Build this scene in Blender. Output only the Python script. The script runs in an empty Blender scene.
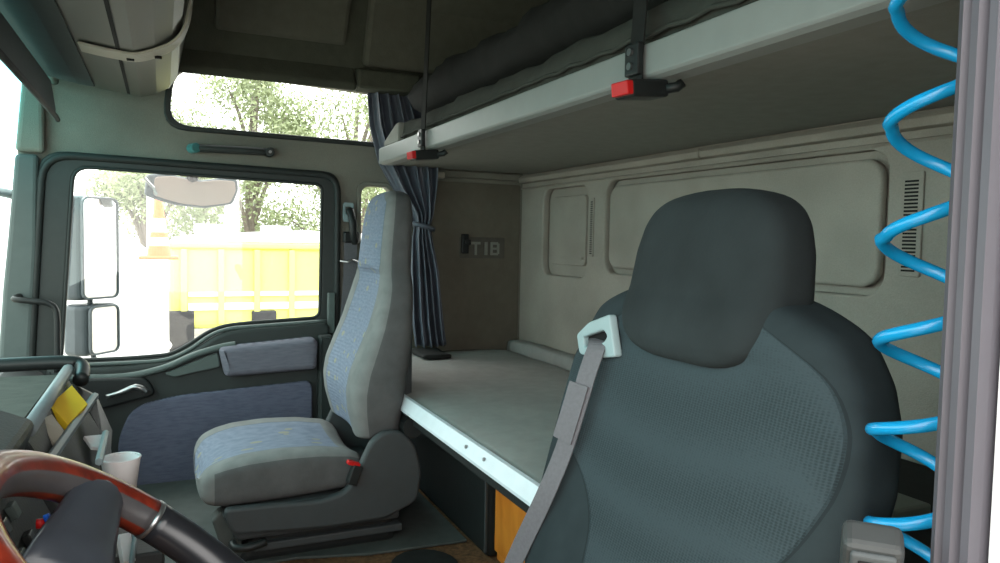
import bpy, bmesh, math, random
from mathutils import Vector, Matrix
random.seed(7)
scn = bpy.context.scene
C = scn.collection
LIFT = 2.2            # height of the lens above the yard; everything is modelled around the lens and lifted at the end
F = 740.0
# ---------------------------------------------------------------- camera orientation (world axes seen from the lens)
EX = Vector((-337, 48, -F)).normalized()
EZ = Vector((.02, 1, .0558)).normalized(); EZ = (EZ - EZ.dot(EX) * EX).normalized()
EY = EZ.cross(EX)
def ray(px, py):
    c = Vector((px - 500, 281.5 - py, -F)); return Vector((EX.dot(c), EY.dot(c), EZ.dot(c)))
def AX(px, py, x): d = ray(px, py); return d * (x / d.x)      # point of the plane x = const
def AY(px, py, y): d = ray(px, py); return d * (y / d.y)
def AZ(px, py, z): d = ray(px, py); return d * (z / d.z)

# ---------------------------------------------------------------- materials
def lin(c):
    return tuple((v / 12.92 if v <= .04045 else ((v + .055) / 1.055) ** 2.4) for v in c)
def mat(name, rgb, rough=.7, metal=0, noise=.12, nscale=30, bump=.0, bscale=200, spec=.3, coat=0, stain=0, sheen=0):
    m = bpy.data.materials.new(name); m.use_nodes = True
    nt = m.node_tree; b = nt.nodes['Principled BSDF']; L = nt.links
    c = lin(rgb)
    tc = nt.nodes.new('ShaderNodeTexCoord')
    n = nt.nodes.new('ShaderNodeTexNoise'); n.inputs['Scale'].default_value = nscale; n.inputs['Detail'].default_value = 4
    L.new(tc.outputs['Object'], n.inputs['Vector'])
    r = nt.nodes.new('ShaderNodeValToRGB')
    r.color_ramp.elements[0].position = .3; r.color_ramp.elements[1].position = .7
    r.color_ramp.elements[0].color = tuple(v * (1 - noise) for v in c) + (1,)
    r.color_ramp.elements[1].color = tuple(min(1, v * (1 + noise)) for v in c) + (1,)
    L.new(n.outputs['Fac'], r.inputs['Fac'])
    out = r.outputs['Color']
    if stain:
        n2 = nt.nodes.new('ShaderNodeTexNoise'); n2.inputs['Scale'].default_value = 4; n2.inputs['Detail'].default_value = 6
        L.new(tc.outputs['Object'], n2.inputs['Vector'])
        r2 = nt.nodes.new('ShaderNodeValToRGB'); r2.color_ramp.elements[0].position = .35; r2.color_ramp.elements[1].position = .65
        k = 1 - stain
        r2.color_ramp.elements[0].color = (k, k, k, 1); r2.color_ramp.elements[1].color = (1, 1, 1, 1)
        L.new(n2.outputs['Fac'], r2.inputs['Fac'])
        mx = nt.nodes.new('ShaderNodeMix'); mx.data_type = 'RGBA'; mx.blend_type = 'MULTIPLY'; mx.inputs[0].default_value = 1
        L.new(out, mx.inputs[6]); L.new(r2.outputs['Color'], mx.inputs[7]); out = mx.outputs[2]
    L.new(out, b.inputs['Base Color'])
    b.inputs['Roughness'].default_value = rough; b.inputs['Metallic'].default_value = metal
    b.inputs['Specular IOR Level'].default_value = spec
    b.inputs['Coat Weight'].default_value = coat
    b.inputs['Sheen Weight'].default_value = sheen
    if bump:
        nb = nt.nodes.new('ShaderNodeTexNoise'); nb.inputs['Scale'].default_value = bscale
        L.new(tc.outputs['Object'], nb.inputs['Vector'])
        bp = nt.nodes.new('ShaderNodeBump'); bp.inputs['Strength'].default_value = bump; bp.inputs['Distance'].default_value = .003
        L.new(nb.outputs['Fac'], bp.inputs['Height']); L.new(bp.outputs['Normal'], b.inputs['Normal'])
    return m
def woven(name, base, line, speck=None, rib=260, axis='Z', amt=.5):
    """cloth with fine horizontal ribs and optional yellow flecks"""
    m = bpy.data.materials.new(name); m.use_nodes = True
    nt = m.node_tree; b = nt.nodes['Principled BSDF']; L = nt.links; b.inputs['Roughness'].default_value = .95
    b.inputs['Specular IOR Level'].default_value = .1
    tc = nt.nodes.new('ShaderNodeTexCoord')
    w = nt.nodes.new('ShaderNodeTexWave'); w.bands_direction = axis; w.inputs['Scale'].default_value = rib / 6.283; w.inputs['Distortion'].default_value = 1.5
    L.new(tc.outputs['Object'], w.inputs['Vector'])
    n = nt.nodes.new('ShaderNodeTexNoise'); n.inputs['Scale'].default_value = 60; n.inputs['Detail'].default_value = 5
    mp = nt.nodes.new('ShaderNodeMapping'); mp.inputs['Scale'].default_value = (1, .5, 3)
    L.new(tc.outputs['Object'], mp.inputs['Vector']); L.new(mp.outputs['Vector'], n.inputs['Vector'])
    r = nt.nodes.new('ShaderNodeValToRGB'); r.color_ramp.elements[0].color = lin(base) + (1,); r.color_ramp.elements[1].color = lin(line) + (1,)
    r.color_ramp.elements[0].position = .25; r.color_ramp.elements[1].position = .75
    ma = nt.nodes.new('ShaderNodeMath'); ma.operation = 'ADD'; ma.use_clamp = True
    mb = nt.nodes.new('ShaderNodeMath'); mb.operation = 'MULTIPLY'; mb.inputs[1].default_value = amt
    L.new(w.outputs['Fac'], mb.inputs[0]); L.new(mb.outputs[0], ma.inputs[0])
    mc = nt.nodes.new('ShaderNodeMath'); mc.operation = 'MULTIPLY'; mc.inputs[1].default_value = .7
    L.new(n.outputs['Fac'], mc.inputs[0]); L.new(mc.outputs[0], ma.inputs[1])
    L.new(ma.outputs[0], r.inputs['Fac']); out = r.outputs['Color']
    if speck:
        v = nt.nodes.new('ShaderNodeTexVoronoi'); v.inputs['Scale'].default_value = 22
        mp2 = nt.nodes.new('ShaderNodeMapping'); mp2.inputs['Scale'].default_value = (1, .6, 1.2)
        L.new(tc.outputs['Object'], mp2.inputs['Vector']); L.new(mp2.outputs['Vector'], v.inputs['Vector'])
        lt = nt.nodes.new('ShaderNodeMath'); lt.operation = 'LESS_THAN'; lt.inputs[1].default_value = .22
        L.new(v.outputs['Distance'], lt.inputs[0])
        mx = nt.nodes.new('ShaderNodeMix'); mx.data_type = 'RGBA'; L.new(lt.outputs[0], mx.inputs[0])
        L.new(out, mx.inputs[6]); mx.inputs[7].default_value = lin(speck) + (1,); out = mx.outputs[2]
    L.new(out, b.inputs['Base Color'])
    bp = nt.nodes.new('ShaderNodeBump'); bp.inputs['Strength'].default_value = .35; bp.inputs['Distance'].default_value = .002
    L.new(w.outputs['Fac'], bp.inputs['Height']); L.new(bp.outputs['Normal'], b.inputs['Normal'])
    return m
def mesh_cloth(name, base, dark, scale=150):
    m = bpy.data.materials.new(name); m.use_nodes = True
    nt = m.node_tree; b = nt.nodes['Principled BSDF']; L = nt.links; b.inputs['Roughness'].default_value = .9
    b.inputs['Specular IOR Level'].default_value = .15
    tc = nt.nodes.new('ShaderNodeTexCoord')
    mp = nt.nodes.new('ShaderNodeMapping'); mp.inputs['Scale'].default_value = (1, .2, 1.9)
    L.new(tc.outputs['Object'], mp.inputs['Vector'])
    v = nt.nodes.new('ShaderNodeTexVoronoi'); v.inputs['Scale'].default_value = scale; v.inputs['Randomness'].default_value = .15
    L.new(mp.outputs['Vector'], v.inputs['Vector'])
    r = nt.nodes.new('ShaderNodeValToRGB'); r.color_ramp.elements[0].color = lin(dark) + (1,); r.color_ramp.elements[1].color = lin(base) + (1,)
    r.color_ramp.elements[0].position = .2; r.color_ramp.elements[1].position = .55
    L.new(v.outputs['Distance'], r.inputs['Fac']); L.new(r.outputs['Color'], b.inputs['Base Color'])
    bp = nt.nodes.new('ShaderNodeBump'); bp.inputs['Strength'].default_value = .5; bp.inputs['Distance'].default_value = .002
    L.new(v.outputs['Distance'], bp.inputs['Height']); L.new(bp.outputs['Normal'], b.inputs['Normal'])
    return m
def wood(name, a, c, scale=8, rough=.35, coat=0):
    m = bpy.data.materials.new(name); m.use_nodes = True
    nt = m.node_tree; b = nt.nodes['Principled BSDF']; L = nt.links
    tc = nt.nodes.new('ShaderNodeTexCoord')
    mp = nt.nodes.new('ShaderNodeMapping'); mp.inputs['Scale'].default_value = (2, 2, .6); L.new(tc.outputs['Object'], mp.inputs['Vector'])
    n = nt.nodes.new('ShaderNodeTexNoise'); n.inputs['Scale'].default_value = scale; n.inputs['Detail'].default_value = 6; n.inputs['Distortion'].default_value = 1.5
    L.new(mp.outputs['Vector'], n.inputs['Vector'])
    r = nt.nodes.new('ShaderNodeValToRGB'); r.color_ramp.elements[0].color = lin(a) + (1,); r.color_ramp.elements[1].color = lin(c) + (1,)
    r.color_ramp.elements[0].position = .35; r.color_ramp.elements[1].position = .65
    L.new(n.outputs['Fac'], r.inputs['Fac']); L.new(r.outputs['Color'], b.inputs['Base Color'])
    b.inputs['Roughness'].default_value = rough; b.inputs['Coat Weight'].default_value = coat
    return m
def glass(name, tint, gl=.06):
    m = bpy.data.materials.new(name); m.use_nodes = True
    nt = m.node_tree; nt.nodes.clear(); L = nt.links
    o = nt.nodes.new('ShaderNodeOutputMaterial'); t = nt.nodes.new('ShaderNodeBsdfTransparent'); g = nt.nodes.new('ShaderNodeBsdfGlossy')
    t.inputs['Color'].default_value = tint + (1,); g.inputs['Roughness'].default_value = .02
    mx = nt.nodes.new('ShaderNodeMixShader'); mx.inputs[0].default_value = gl
    L.new(t.outputs[0], mx.inputs[1]); L.new(g.outputs[0], mx.inputs[2]); L.new(mx.outputs[0], o.inputs['Surface'])
    return m

def add_mask(m, side, seam=.55):
    """two cloths on one cover: the pattern where the attribute 'mask' is positive, plain side cloth elsewhere, a stitched seam between"""
    nt = m.node_tree; L = nt.links; b = nt.nodes['Principled BSDF']
    at = nt.nodes.new('ShaderNodeAttribute'); at.attribute_name = 'mask'
    gt = nt.nodes.new('ShaderNodeMath'); gt.operation = 'GREATER_THAN'; gt.inputs[1].default_value = 0; L.new(at.outputs['Fac'], gt.inputs[0])
    src = b.inputs['Base Color'].links[0].from_socket
    n = nt.nodes.new('ShaderNodeTexNoise'); n.inputs['Scale'].default_value = 25; n.inputs['Detail'].default_value = 5
    tc = nt.nodes.new('ShaderNodeTexCoord'); L.new(tc.outputs['Object'], n.inputs['Vector'])
    r = nt.nodes.new('ShaderNodeValToRGB'); c = lin(side); r.color_ramp.elements[0].position = .3; r.color_ramp.elements[1].position = .7
    r.color_ramp.elements[0].color = tuple(v * .86 for v in c) + (1,); r.color_ramp.elements[1].color = tuple(v * 1.1 for v in c) + (1,)
    L.new(n.outputs['Fac'], r.inputs['Fac'])
    mx = nt.nodes.new('ShaderNodeMix'); mx.data_type = 'RGBA'; L.new(gt.outputs[0], mx.inputs[0]); L.new(r.outputs['Color'], mx.inputs[6]); L.new(src, mx.inputs[7])
    ab = nt.nodes.new('ShaderNodeMath'); ab.operation = 'ABSOLUTE'; L.new(at.outputs['Fac'], ab.inputs[0])
    lt = nt.nodes.new('ShaderNodeMath'); lt.operation = 'LESS_THAN'; lt.inputs[1].default_value = .012; L.new(ab.outputs[0], lt.inputs[0])
    m2 = nt.nodes.new('ShaderNodeMix'); m2.data_type = 'RGBA'; m2.blend_type = 'MULTIPLY'; L.new(lt.outputs[0], m2.inputs[0]); L.new(mx.outputs[2], m2.inputs[6]); m2.inputs[7].default_value = (seam, seam, seam, 1)
    L.new(m2.outputs[2], b.inputs['Base Color'])
    bp = b.inputs['Normal'].links[0].from_node; st = nt.nodes.new('ShaderNodeMath'); st.operation = 'MULTIPLY'; st.inputs[1].default_value = bp.inputs['Strength'].default_value
    L.new(gt.outputs[0], st.inputs[0]); L.new(st.outputs[0], bp.inputs['Strength'])
    return m

M = {}
M['wall'] = mat('grey_beige_wall_lining', (.64, .61, .57), .85, noise=.06, nscale=300, bump=.3, bscale=350, stain=.22)
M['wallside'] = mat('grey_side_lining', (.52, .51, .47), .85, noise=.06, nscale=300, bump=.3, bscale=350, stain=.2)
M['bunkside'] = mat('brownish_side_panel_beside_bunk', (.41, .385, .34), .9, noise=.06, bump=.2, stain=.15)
M['pillar'] = mat('grey_green_pillar_plastic', (.32, .36, .355), .6, noise=.05)
M['darkceil'] = mat('dark_headliner', (.30, .31, .27), .95, noise=.1, bump=.3)
M['liner'] = mat('headliner_panel', (.37, .37, .33), .9, noise=.08, bump=.3)
M['seal'] = mat('dark_rubber_seal', (.17, .185, .18), .55, noise=.08, nscale=15)
M['doorframe'] = mat('dark_door_frame', (.20, .215, .21), .5, noise=.06)
M['doorpanel'] = mat('dark_green_grey_door_plastic', (.185, .205, .20), .6, noise=.06, bump=.1)
M['doorpanel2'] = mat('mid_green_grey_plastic', (.32, .36, .35), .55, noise=.06)
M['doorcloth'] = woven('blue_grey_ribbed_cloth', (.26, .28, .34), (.42, .43, .50), rib=900, amt=.5)
M['armcloth'] = woven('grey_armrest_cloth', (.34, .34, .375), (.46, .46, .50), rib=900, amt=.5)
M['seatgrey'] = mat('grey_seat_velour', (.53, .54, .54), .95, noise=.1, nscale=25, bump=.15, sheen=.2)
M['seatside'] = mat('grey_seat_side_cloth', (.34, .34, .34), .95, noise=.12, nscale=25, bump=.15)
M['seatblue'] = woven('blue_flecked_seat_cloth', (.46, .51, .62), (.62, .66, .74), speck=(.62, .60, .52), rib=700, amt=.45)
M['seatcover'] = add_mask(woven('grey_seat_cover_with_blue_flecked_centre', (.42, .45, .51), (.52, .55, .60), speck=(.53, .52, .47), rib=200, amt=.0), (.46, .46, .455), .8)
M['seatplastic'] = mat('grey_seat_base_plastic', (.25, .265, .27), .6, noise=.06)
M['black'] = mat('black_plastic', (.13, .14, .14), .45, noise=.1)
M['black2'] = mat('dull_black_cloth', (.12, .125, .12), .9, noise=.2)
M['drvside'] = mat('dark_petrol_velour', (.165, .195, .205), .95, noise=.12, nscale=20, bump=.15)
M['drvhead'] = mat('dark_headrest_velour', (.140, .163, .168), .95, noise=.2, nscale=12, bump=.15)
M['drvcover'] = add_mask(mesh_cloth('petrol_seat_cover_with_mesh_centre', (.215, .255, .27), (.165, .20, .21), 190), (.165, .195, .205), .7)
M['railmetal'] = mat('light_grey_painted_metal', (.53, .54, .53), .45, metal=0, noise=.03)
M['rimwhite'] = mat('bright_aluminium_edge', (.86, .88, .90), .4, noise=.03)
M['under'] = mat('grey_bunk_underside', (.54, .54, .515), .9, noise=.06, bump=.2)
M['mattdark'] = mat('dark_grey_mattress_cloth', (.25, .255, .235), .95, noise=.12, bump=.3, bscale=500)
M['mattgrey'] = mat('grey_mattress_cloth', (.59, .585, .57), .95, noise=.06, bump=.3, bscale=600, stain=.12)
M['curtain'] = mat('blue_grey_satin_curtain', (.36, .385, .43), .45, noise=.1, spec=.5)
M['orange'] = wood('orange_lacquered_wood', (.78, .42, .12), (.88, .54, .20), 5, .35)
M['red_wood'] = wood('red_brown_wood', (.30, .075, .045), (.44, .14, .08), 14, .3, .3)
M['carpet'] = mat('brown_carpet', (.42, .30, .20), 1, noise=.45, nscale=90, bump=1, bscale=300)
M['rubbermat'] = mat('grey_rubber_mat', (.31, .325, .315), .8, noise=.1, stain=.2)
M['white'] = mat('white_paint', (.88, .88, .89), .4, noise=.02)
M['offwhite'] = mat('off_white_paper', (.82, .80, .80), .7, noise=.06)
M['yellow'] = mat('yellow_paper', (.85, .70, .15), .7, noise=.05)
M['beltgrey'] = mat('grey_belt_webbing', (.38, .375, .39), .8, noise=.08, nscale=200)
M['guide'] = mat('pale_grey_belt_guide_plastic', (.56, .63, .64), .5, noise=.03)
M['red'] = mat('red_plastic', (.75, .10, .10), .4, noise=.05)
M['hose'] = mat('light_blue_air_hose', (.07, .56, .77), .25, noise=.03, spec=.6)
M['metal'] = mat('bare_metal', (.62, .62, .62), .3, metal=.9, noise=.05)
M['cabinet'] = mat('grey_beige_cabinet_plastic', (.32, .325, .30), .45, noise=.05, nscale=4)
M['strip'] = mat('pale_cabinet_strap', (.62, .60, .55), .5, noise=.04)
M['visor'] = mat('dark_grey_visor', (.225, .26, .26), .8, noise=.06)
M['dash'] = mat('dark_dashboard_plastic', (.125, .135, .135), .6, noise=.1, bump=.2)
M['trayedge'] = mat('grey_tray_edge', (.42, .45, .46), .5, noise=.05)
M['traymat'] = woven('grey_ribbed_tray_mat', (.22, .225, .21), (.35, .35, .33), rib=500, axis='X', amt=.6)
M['spoke'] = mat('dark_blue_grey_steering_leather', (.21, .225, .25), .3, noise=.1, spec=.5)
M['leather'] = mat('black_leather', (.12, .12, .135), .3, noise=.1, spec=.6)
M['rimleather'] = mat('grey_rim_leather', (.26, .25, .255), .35, noise=.15, spec=.5)
M['jamb'] = mat('lilac_grey_door_jamb_rubber', (.31, .30, .325), .5, noise=.05, nscale=8)
M['mirror'] = mat('mirror_glass', (.86, .86, .86), .04, metal=1, noise=0)
M['mirrorhouse'] = mat('grey_mirror_housing', (.34, .38, .40), .4, noise=.05)
M['kerbglass'] = mat('beige_mirror_back', (.74, .66, .62), .4, noise=.03)
M['ground'] = mat('pale_gravel_yard', (.62, .60, .56), .95, noise=.2, nscale=2)
M['yelcont'] = mat('yellow_container_paint', (.91, .91, .50), .4, noise=.04)
M['leaf'] = mat('pale_green_leaves', (.56, .60, .46), .7, noise=.3, nscale=1)
M['bark'] = mat('grey_brown_bark', (.50, .47, .44), .9, noise=.3)
M['coneorange'] = mat('orange_cone_plastic', (.90, .45, .26), .5, noise=.03)
M['wheel'] = mat('dark_grey_tyre_rubber', (.25, .25, .26), .8)
M['darkgap'] = mat('shadow_gap_black', (.07, .07, .07), .9)
M['flatgrey'] = mat('smooth_grey_green_plate', (.44, .47, .44), .6, noise=.04)
M['button_blue'] = mat('blue_button', (.10, .30, .70), .4)
M['buckgrey'] = mat('dark_grey_buckle_plastic', (.20, .21, .21), .5)
M['tealcap'] = mat('teal_plastic', (.30, .52, .52), .4)
M['plaque'] = mat('grey_brown_plaque', (.33, .315, .285), .6)
M['letter'] = mat('light_grey_letters', (.50, .50, .47), .6, noise=.05)
M['glass_side'] = glass('clear_side_glass', (.93, .96, .95), .04)
M['glass_front'] = glass('teal_tinted_windscreen_glass', (.70, .90, .89), .05)

def tint_band(m):
    nt = m.node_tree; t = [n for n in nt.nodes if n.type == 'BSDF_TRANSPARENT'][0]
    tc = nt.nodes.new('ShaderNodeTexCoord'); sp = nt.nodes.new('ShaderNodeSeparateXYZ'); r = nt.nodes.new('ShaderNodeValToRGB')
    nt.links.new(tc.outputs['Generated'], sp.inputs[0]); nt.links.new(sp.outputs['Z'], r.inputs['Fac']); nt.links.new(r.outputs['Color'], t.inputs['Color'])
    r.color_ramp.elements[0].position = .50; r.color_ramp.elements[0].color = (.76, .90, .88, 1)
    r.color_ramp.elements[1].position = .78; r.color_ramp.elements[1].color = (.24, .76, .80, 1)
tint_band(M['glass_front'])
# ---------------------------------------------------------------- builders
def props(o, label=None, cat=None, group=None, kind=None):
    if label: o['label'] = label
    if cat: o['category'] = cat
    if group: o['group'] = group
    if kind: o['kind'] = kind
    return o
def worldpos(o):
    p = Vector((0, 0, 0))
    while o is not None: p += o.location; o = o.parent
    return p
def thing(name, loc, label, cat, group=None):
    o = bpy.data.objects.new(name, None); o.empty_display_size = .05; C.objects.link(o); o.location = loc
    return props(o, label, cat, group)
def build(name, bm, m, parent=None, smooth=False, label=None, cat=None, group=None, kind=None, bevel=0, seg=2, sub=0, solid=0):
    """link a bmesh modelled in world coordinates as one object; its origin goes to the parent's, or to its own base centre"""
    bmesh.ops.remove_doubles(bm, verts=bm.verts, dist=1e-6)
    if len(bm.faces): bmesh.ops.recalc_face_normals(bm, faces=bm.faces)
    xs = [v.co.x for v in bm.verts]; ys = [v.co.y for v in bm.verts]; zs = [v.co.z for v in bm.verts]
    base = Vector(((min(xs) + max(xs)) / 2, (min(ys) + max(ys)) / 2, min(zs)))
    bmesh.ops.translate(bm, verts=bm.verts, vec=-base)
    me = bpy.data.meshes.new(name); bm.to_mesh(me); bm.free()
    for mm in (m if isinstance(m, (list, tuple)) else [m]): me.materials.append(mm)
    if smooth:
        for p in me.polygons: p.use_smooth = True
    o = bpy.data.objects.new(name, me); C.objects.link(o)
    if parent is not None: o.parent = parent; o.location = base - worldpos(parent)
    else: o.location = base
    if solid:
        s = o.modifiers.new('s', 'SOLIDIFY'); s.thickness = solid; s.offset = 0
    if bevel:
        b = o.modifiers.new('b', 'BEVEL'); b.width = bevel; b.segments = seg; b.limit_method = 'ANGLE'; b.angle_limit = .6
    if sub:
        s = o.modifiers.new('u', 'SUBSURF'); s.levels = sub; s.render_levels = sub
    return props(o, label, cat, group, kind)
def box(bm, a, b, mi=0, rot=None):
    a, b = Vector(a), Vector(b); c = (a + b) / 2
    vs = []
    for x in (a.x, b.x):
        for y in (a.y, b.y):
            for z in (a.z, b.z):
                v = Vector((x, y, z))
                if rot is not None: v = rot @ (v - c) + c
                vs.append(bm.verts.new(v))
    for f in ((0, 1, 3, 2), (4, 6, 7, 5), (0, 4, 5, 1), (2, 3, 7, 6), (0, 2, 6, 4), (1, 5, 7, 3)):
        fc = bm.faces.new([vs[i] for i in f]); fc.material_index = mi
    return vs
def prism(bm, poly, d, mi=0):
    """polygon (3D points) extruded by vector d"""
    d = Vector(d); A = [bm.verts.new(Vector(p)) for p in poly]; B = [bm.verts.new(Vector(p) + d) for p in poly]; n = len(poly)
    fs = [bm.faces.new(A), bm.faces.new(B[::-1])]
    for i in range(n): fs.append(bm.faces.new([A[i], A[(i + 1) % n], B[(i + 1) % n], B[i]]))
    for f in fs: f.material_index = mi
def tube(bm, pts, r, n=10, mi=0, closed=False, flat=None, cap=True):
    pts = [Vector(p) for p in pts]; rings = []; N = len(pts)
    up = None
    for i, p in enumerate(pts):
        if closed: t = (pts[(i + 1) % N] - pts[i - 1]).normalized()
        else: t = (pts[min(i + 1, N - 1)] - pts[max(i - 1, 0)]).normalized()
        if up is None:
            up = Vector((0, 0, 1)) if abs(t.z) < .9 else Vector((1, 0, 0))
        u = (up - up.dot(t) * t).normalized(); w = t.cross(u); up = u
        rr = r[i] if isinstance(r, (list, tuple)) else r
        ring = []
        for k in range(n):
            a = 2 * math.pi * k / n
            ring.append(bm.verts.new(p + rr * (math.cos(a) * u + math.sin(a) * w)))
        rings.append(ring)
    M_ = N if closed else N - 1
    for i in range(M_):
        A, B = rings[i], rings[(i + 1) % N]
        for k in range(n):
            f = bm.faces.new([A[k], A[(k + 1) % n], B[(k + 1) % n], B[k]]); f.material_index = mi
    if cap and not closed:
        bm.faces.new(rings[0][::-1]).material_index = mi; bm.faces.new(rings[-1]).material_index = mi
def strap(bm, pts, w, th, wdir=None, mi=0):
    """flat band along pts; w = width, wdir = direction of its width"""
    pts = [Vector(p) for p in pts]; rings = []
    for i, p in enumerate(pts):
        t = (pts[min(i + 1, len(pts) - 1)] - pts[max(i - 1, 0)]).normalized()
        wd = Vector(wdir[i] if isinstance(wdir, list) else wdir); wd = (wd - wd.dot(t) * t).normalized(); nn = t.cross(wd)
        rings.append([bm.verts.new(p + wd * sx * w / 2 + nn * sy * th / 2) for sx, sy in ((-1, -1), (1, -1), (1, 1), (-1, 1))])
    for A, B in zip(rings, rings[1:]):
        for k in range(4): bm.faces.new([A[k], A[(k + 1) % 4], B[(k + 1) % 4], B[k]]).material_index = mi
    bm.faces.new(rings[0][::-1]); bm.faces.new(rings[-1])
def rrect(u0, v0, u1, v1, r, n=6):
    out = []
    for cx, cy, a0 in ((u1 - r, v1 - r, 0), (u0 + r, v1 - r, 90), (u0 + r, v0 + r, 180), (u1 - r, v0 + r, 270)):
        for k in range(n + 1):
            a = math.radians(a0 + 90 * k / n); out.append((cx + r * math.cos(a), cy + r * math.sin(a)))
    return out
def rpoly(pts, r, n=5):
    """polygon with rounded corners"""
    out = []; N = len(pts)
    rr = r if isinstance(r, (list, tuple)) else [r] * N
    for i in range(N):
        p = Vector(pts[i]); a = Vector(pts[i - 1]); b = Vector(pts[(i + 1) % N])
        ra = min(rr[i], (a - p).length * .45, (b - p).length * .45)
        s = p + (a - p).normalized() * ra; e = p + (b - p).normalized() * ra
        for k in range(n + 1):
            t = k / n; q = (1 - t) ** 2 * s + 2 * t * (1 - t) * p + t * t * e; out.append((q.x, q.y))
    return out
def plate(outer, holes, thick, fn, bev=0.0):
    """bmesh of a flat plate with holes: (u,v,w) -> world through fn, w from -thick/2 to +thick/2"""
    cu = bpy.data.curves.new('tmp', 'CURVE'); cu.dimensions = '2D'; cu.fill_mode = 'BOTH'
    cu.extrude = max(thick / 2 - bev, 0.0005); cu.bevel_depth = bev; cu.bevel_resolution = 2; cu.offset = -bev
    for ring in [outer] + list(holes):
        s = cu.splines.new('POLY'); s.points.add(len(ring) - 1); s.use_cyclic_u = True
        for i, p in enumerate(ring): s.points[i].co = (p[0], p[1], 0, 1)
    o = bpy.data.objects.new('tmp', cu); C.objects.link(o)
    dg = bpy.context.evaluated_depsgraph_get(); dg.update()
    me = bpy.data.meshes.new_from_object(o.evaluated_get(dg))
    bm = bmesh.new(); bm.from_mesh(me)
    bpy.data.meshes.remove(me); bpy.data.objects.remove(o); bpy.data.curves.remove(cu)
    for v in bm.verts: v.co = Vector(fn(v.co.x, v.co.y, v.co.z))
    return bm
def join(bm, other):
    me = bpy.data.meshes.new('t'); other.to_mesh(me); other.free(); bm.from_mesh(me); bpy.data.meshes.remove(me)
def onX(x): return lambda u, v, w: (x - w, u, v)     # plate lies in a plane x = const, u = y, v = z
def onY(y): return lambda u, v, w: (u, y + w, v)     # u = x, v = z
def onZ(z): return lambda u, v, w: (u, v, z + w)
def loft(bm, secs, n=56, axis='z', mifn=None, caps=True, mask=None):
    """secs: dicts c=(x,y,z), a, b, e (superellipse exponent), k (front hollow). axis z: ring in xy (a along x, b along y); axis y: ring in xz"""
    rings = []; lay = bm.verts.layers.float.new('mask') if mask else None
    for s in secs:
        ring = []
        for i in range(n):
            t = 2 * math.pi * i / n; ct, st = math.cos(t), math.sin(t); e = s.get('e', .7)
            u = s['a'] * math.copysign(abs(ct) ** e, ct); v = s['b'] * math.copysign(abs(st) ** e, st)
            if st > 0: v -= s.get('k', 0) * max(0, 1 - (u / s['a']) ** 2) ** 1.5 * st
            c = s['c']
            vt = bm.verts.new((c[0] + u, c[1] + v, c[2]) if axis == 'z' else (c[0] + u, c[1], c[2] + v)); ring.append(vt)
            if mask: vt[lay] = mask(u / s['a'], st, Vector(c))
        rings.append(ring)
    for j in range(len(rings) - 1):
        A, B = rings[j], rings[j + 1]
        for i in range(n):
            f = bm.faces.new([A[i], A[(i + 1) % n], B[(i + 1) % n], B[i]])
            if mifn:
                t = 2 * math.pi * (i + .5) / n; ct, st = math.cos(t), math.sin(t); e = secs[j].get('e', .7)
                f.material_index = mifn(math.copysign(abs(ct) ** e, ct), st, j, (Vector(secs[j]['c']) + Vector(secs[j + 1]['c'])) / 2)
    if caps:
        bm.faces.new(rings[0]); bm.faces.new(rings[-1])
def interp(keys, x):
    """keys: sorted list of (x, values...)"""
    if x <= keys[0][0]: return keys[0][1:]
    for a, b in zip(keys, keys[1:]):
        if x <= b[0]:
            t = (x - a[0]) / (b[0] - a[0]); t = t * t * (3 - 2 * t) if False else t
            return tuple(p + (q - p) * t for p, q in zip(a[1:], b[1:]))
    return keys[-1][1:]
def smooth_interp(keys, x):
    n = len(keys)
    if x <= keys[0][0]: return keys[0][1]
    if x >= keys[-1][0]: return keys[-1][1]
    def sl(i):
        a, b = keys[max(i - 1, 0)], keys[min(i + 1, n - 1)]; return (b[1] - a[1]) / (b[0] - a[0])
    for i in range(n - 1):
        if x <= keys[i + 1][0]:
            h = keys[i + 1][0] - keys[i][0]; t = (x - keys[i][0]) / h
            return (2*t**3 - 3*t*t + 1) * keys[i][1] + (t**3 - 2*t*t + t) * h * sl(i) + (3*t*t - 2*t**3) * keys[i + 1][1] + (t**3 - t*t) * h * sl(i + 1)
def catmull(pts, m=6):
    pts = [Vector(p) for p in pts]; out = []
    for i in range(len(pts) - 1):
        p0 = pts[max(i - 1, 0)]; p1 = pts[i]; p2 = pts[i + 1]; p3 = pts[min(i + 2, len(pts) - 1)]
        for k in range(m):
            t = k / m
            out.append(.5 * ((2 * p1) + (p2 - p0) * t + (2 * p0 - 5 * p1 + 4 * p2 - p3) * t * t + (3 * p1 - p0 - 3 * p2 + p3) * t ** 3))
    out.append(pts[-1]); return out

XR, YB, XL = 2.70, -1.319, .30      # passenger side wall, rear wall, driver's side wall
FL, CEIL = -.82, 1.0

exec_parts = []
# ================================================================= SETTING
# rear wall with its pressed recesses
small_rec = rrect(2.185, -.125, 2.51, .195, .045)
big_rec = rrect(1.035, -.10, 2.075, .20, .05)
bm = plate([(XL, FL), (XR, FL), (XR, CEIL), (XL, CEIL)], [small_rec, big_rec], .03, onY(YB - .015), .007)
box(bm, (XL, YB - .05, FL), (XR, YB - .031, CEIL))
join(bm, plate(rrect(1.052, -.083, 2.058, .183, .042), [], .022, onY(YB - .016), .008))
join(bm, plate(rrect(2.225, -.085, 2.47, .165, .02), [], .012, onY(YB - .024), .003))
box(bm, (2.235, YB - .018, -.062), (2.46, YB - .010, -.054))
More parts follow.
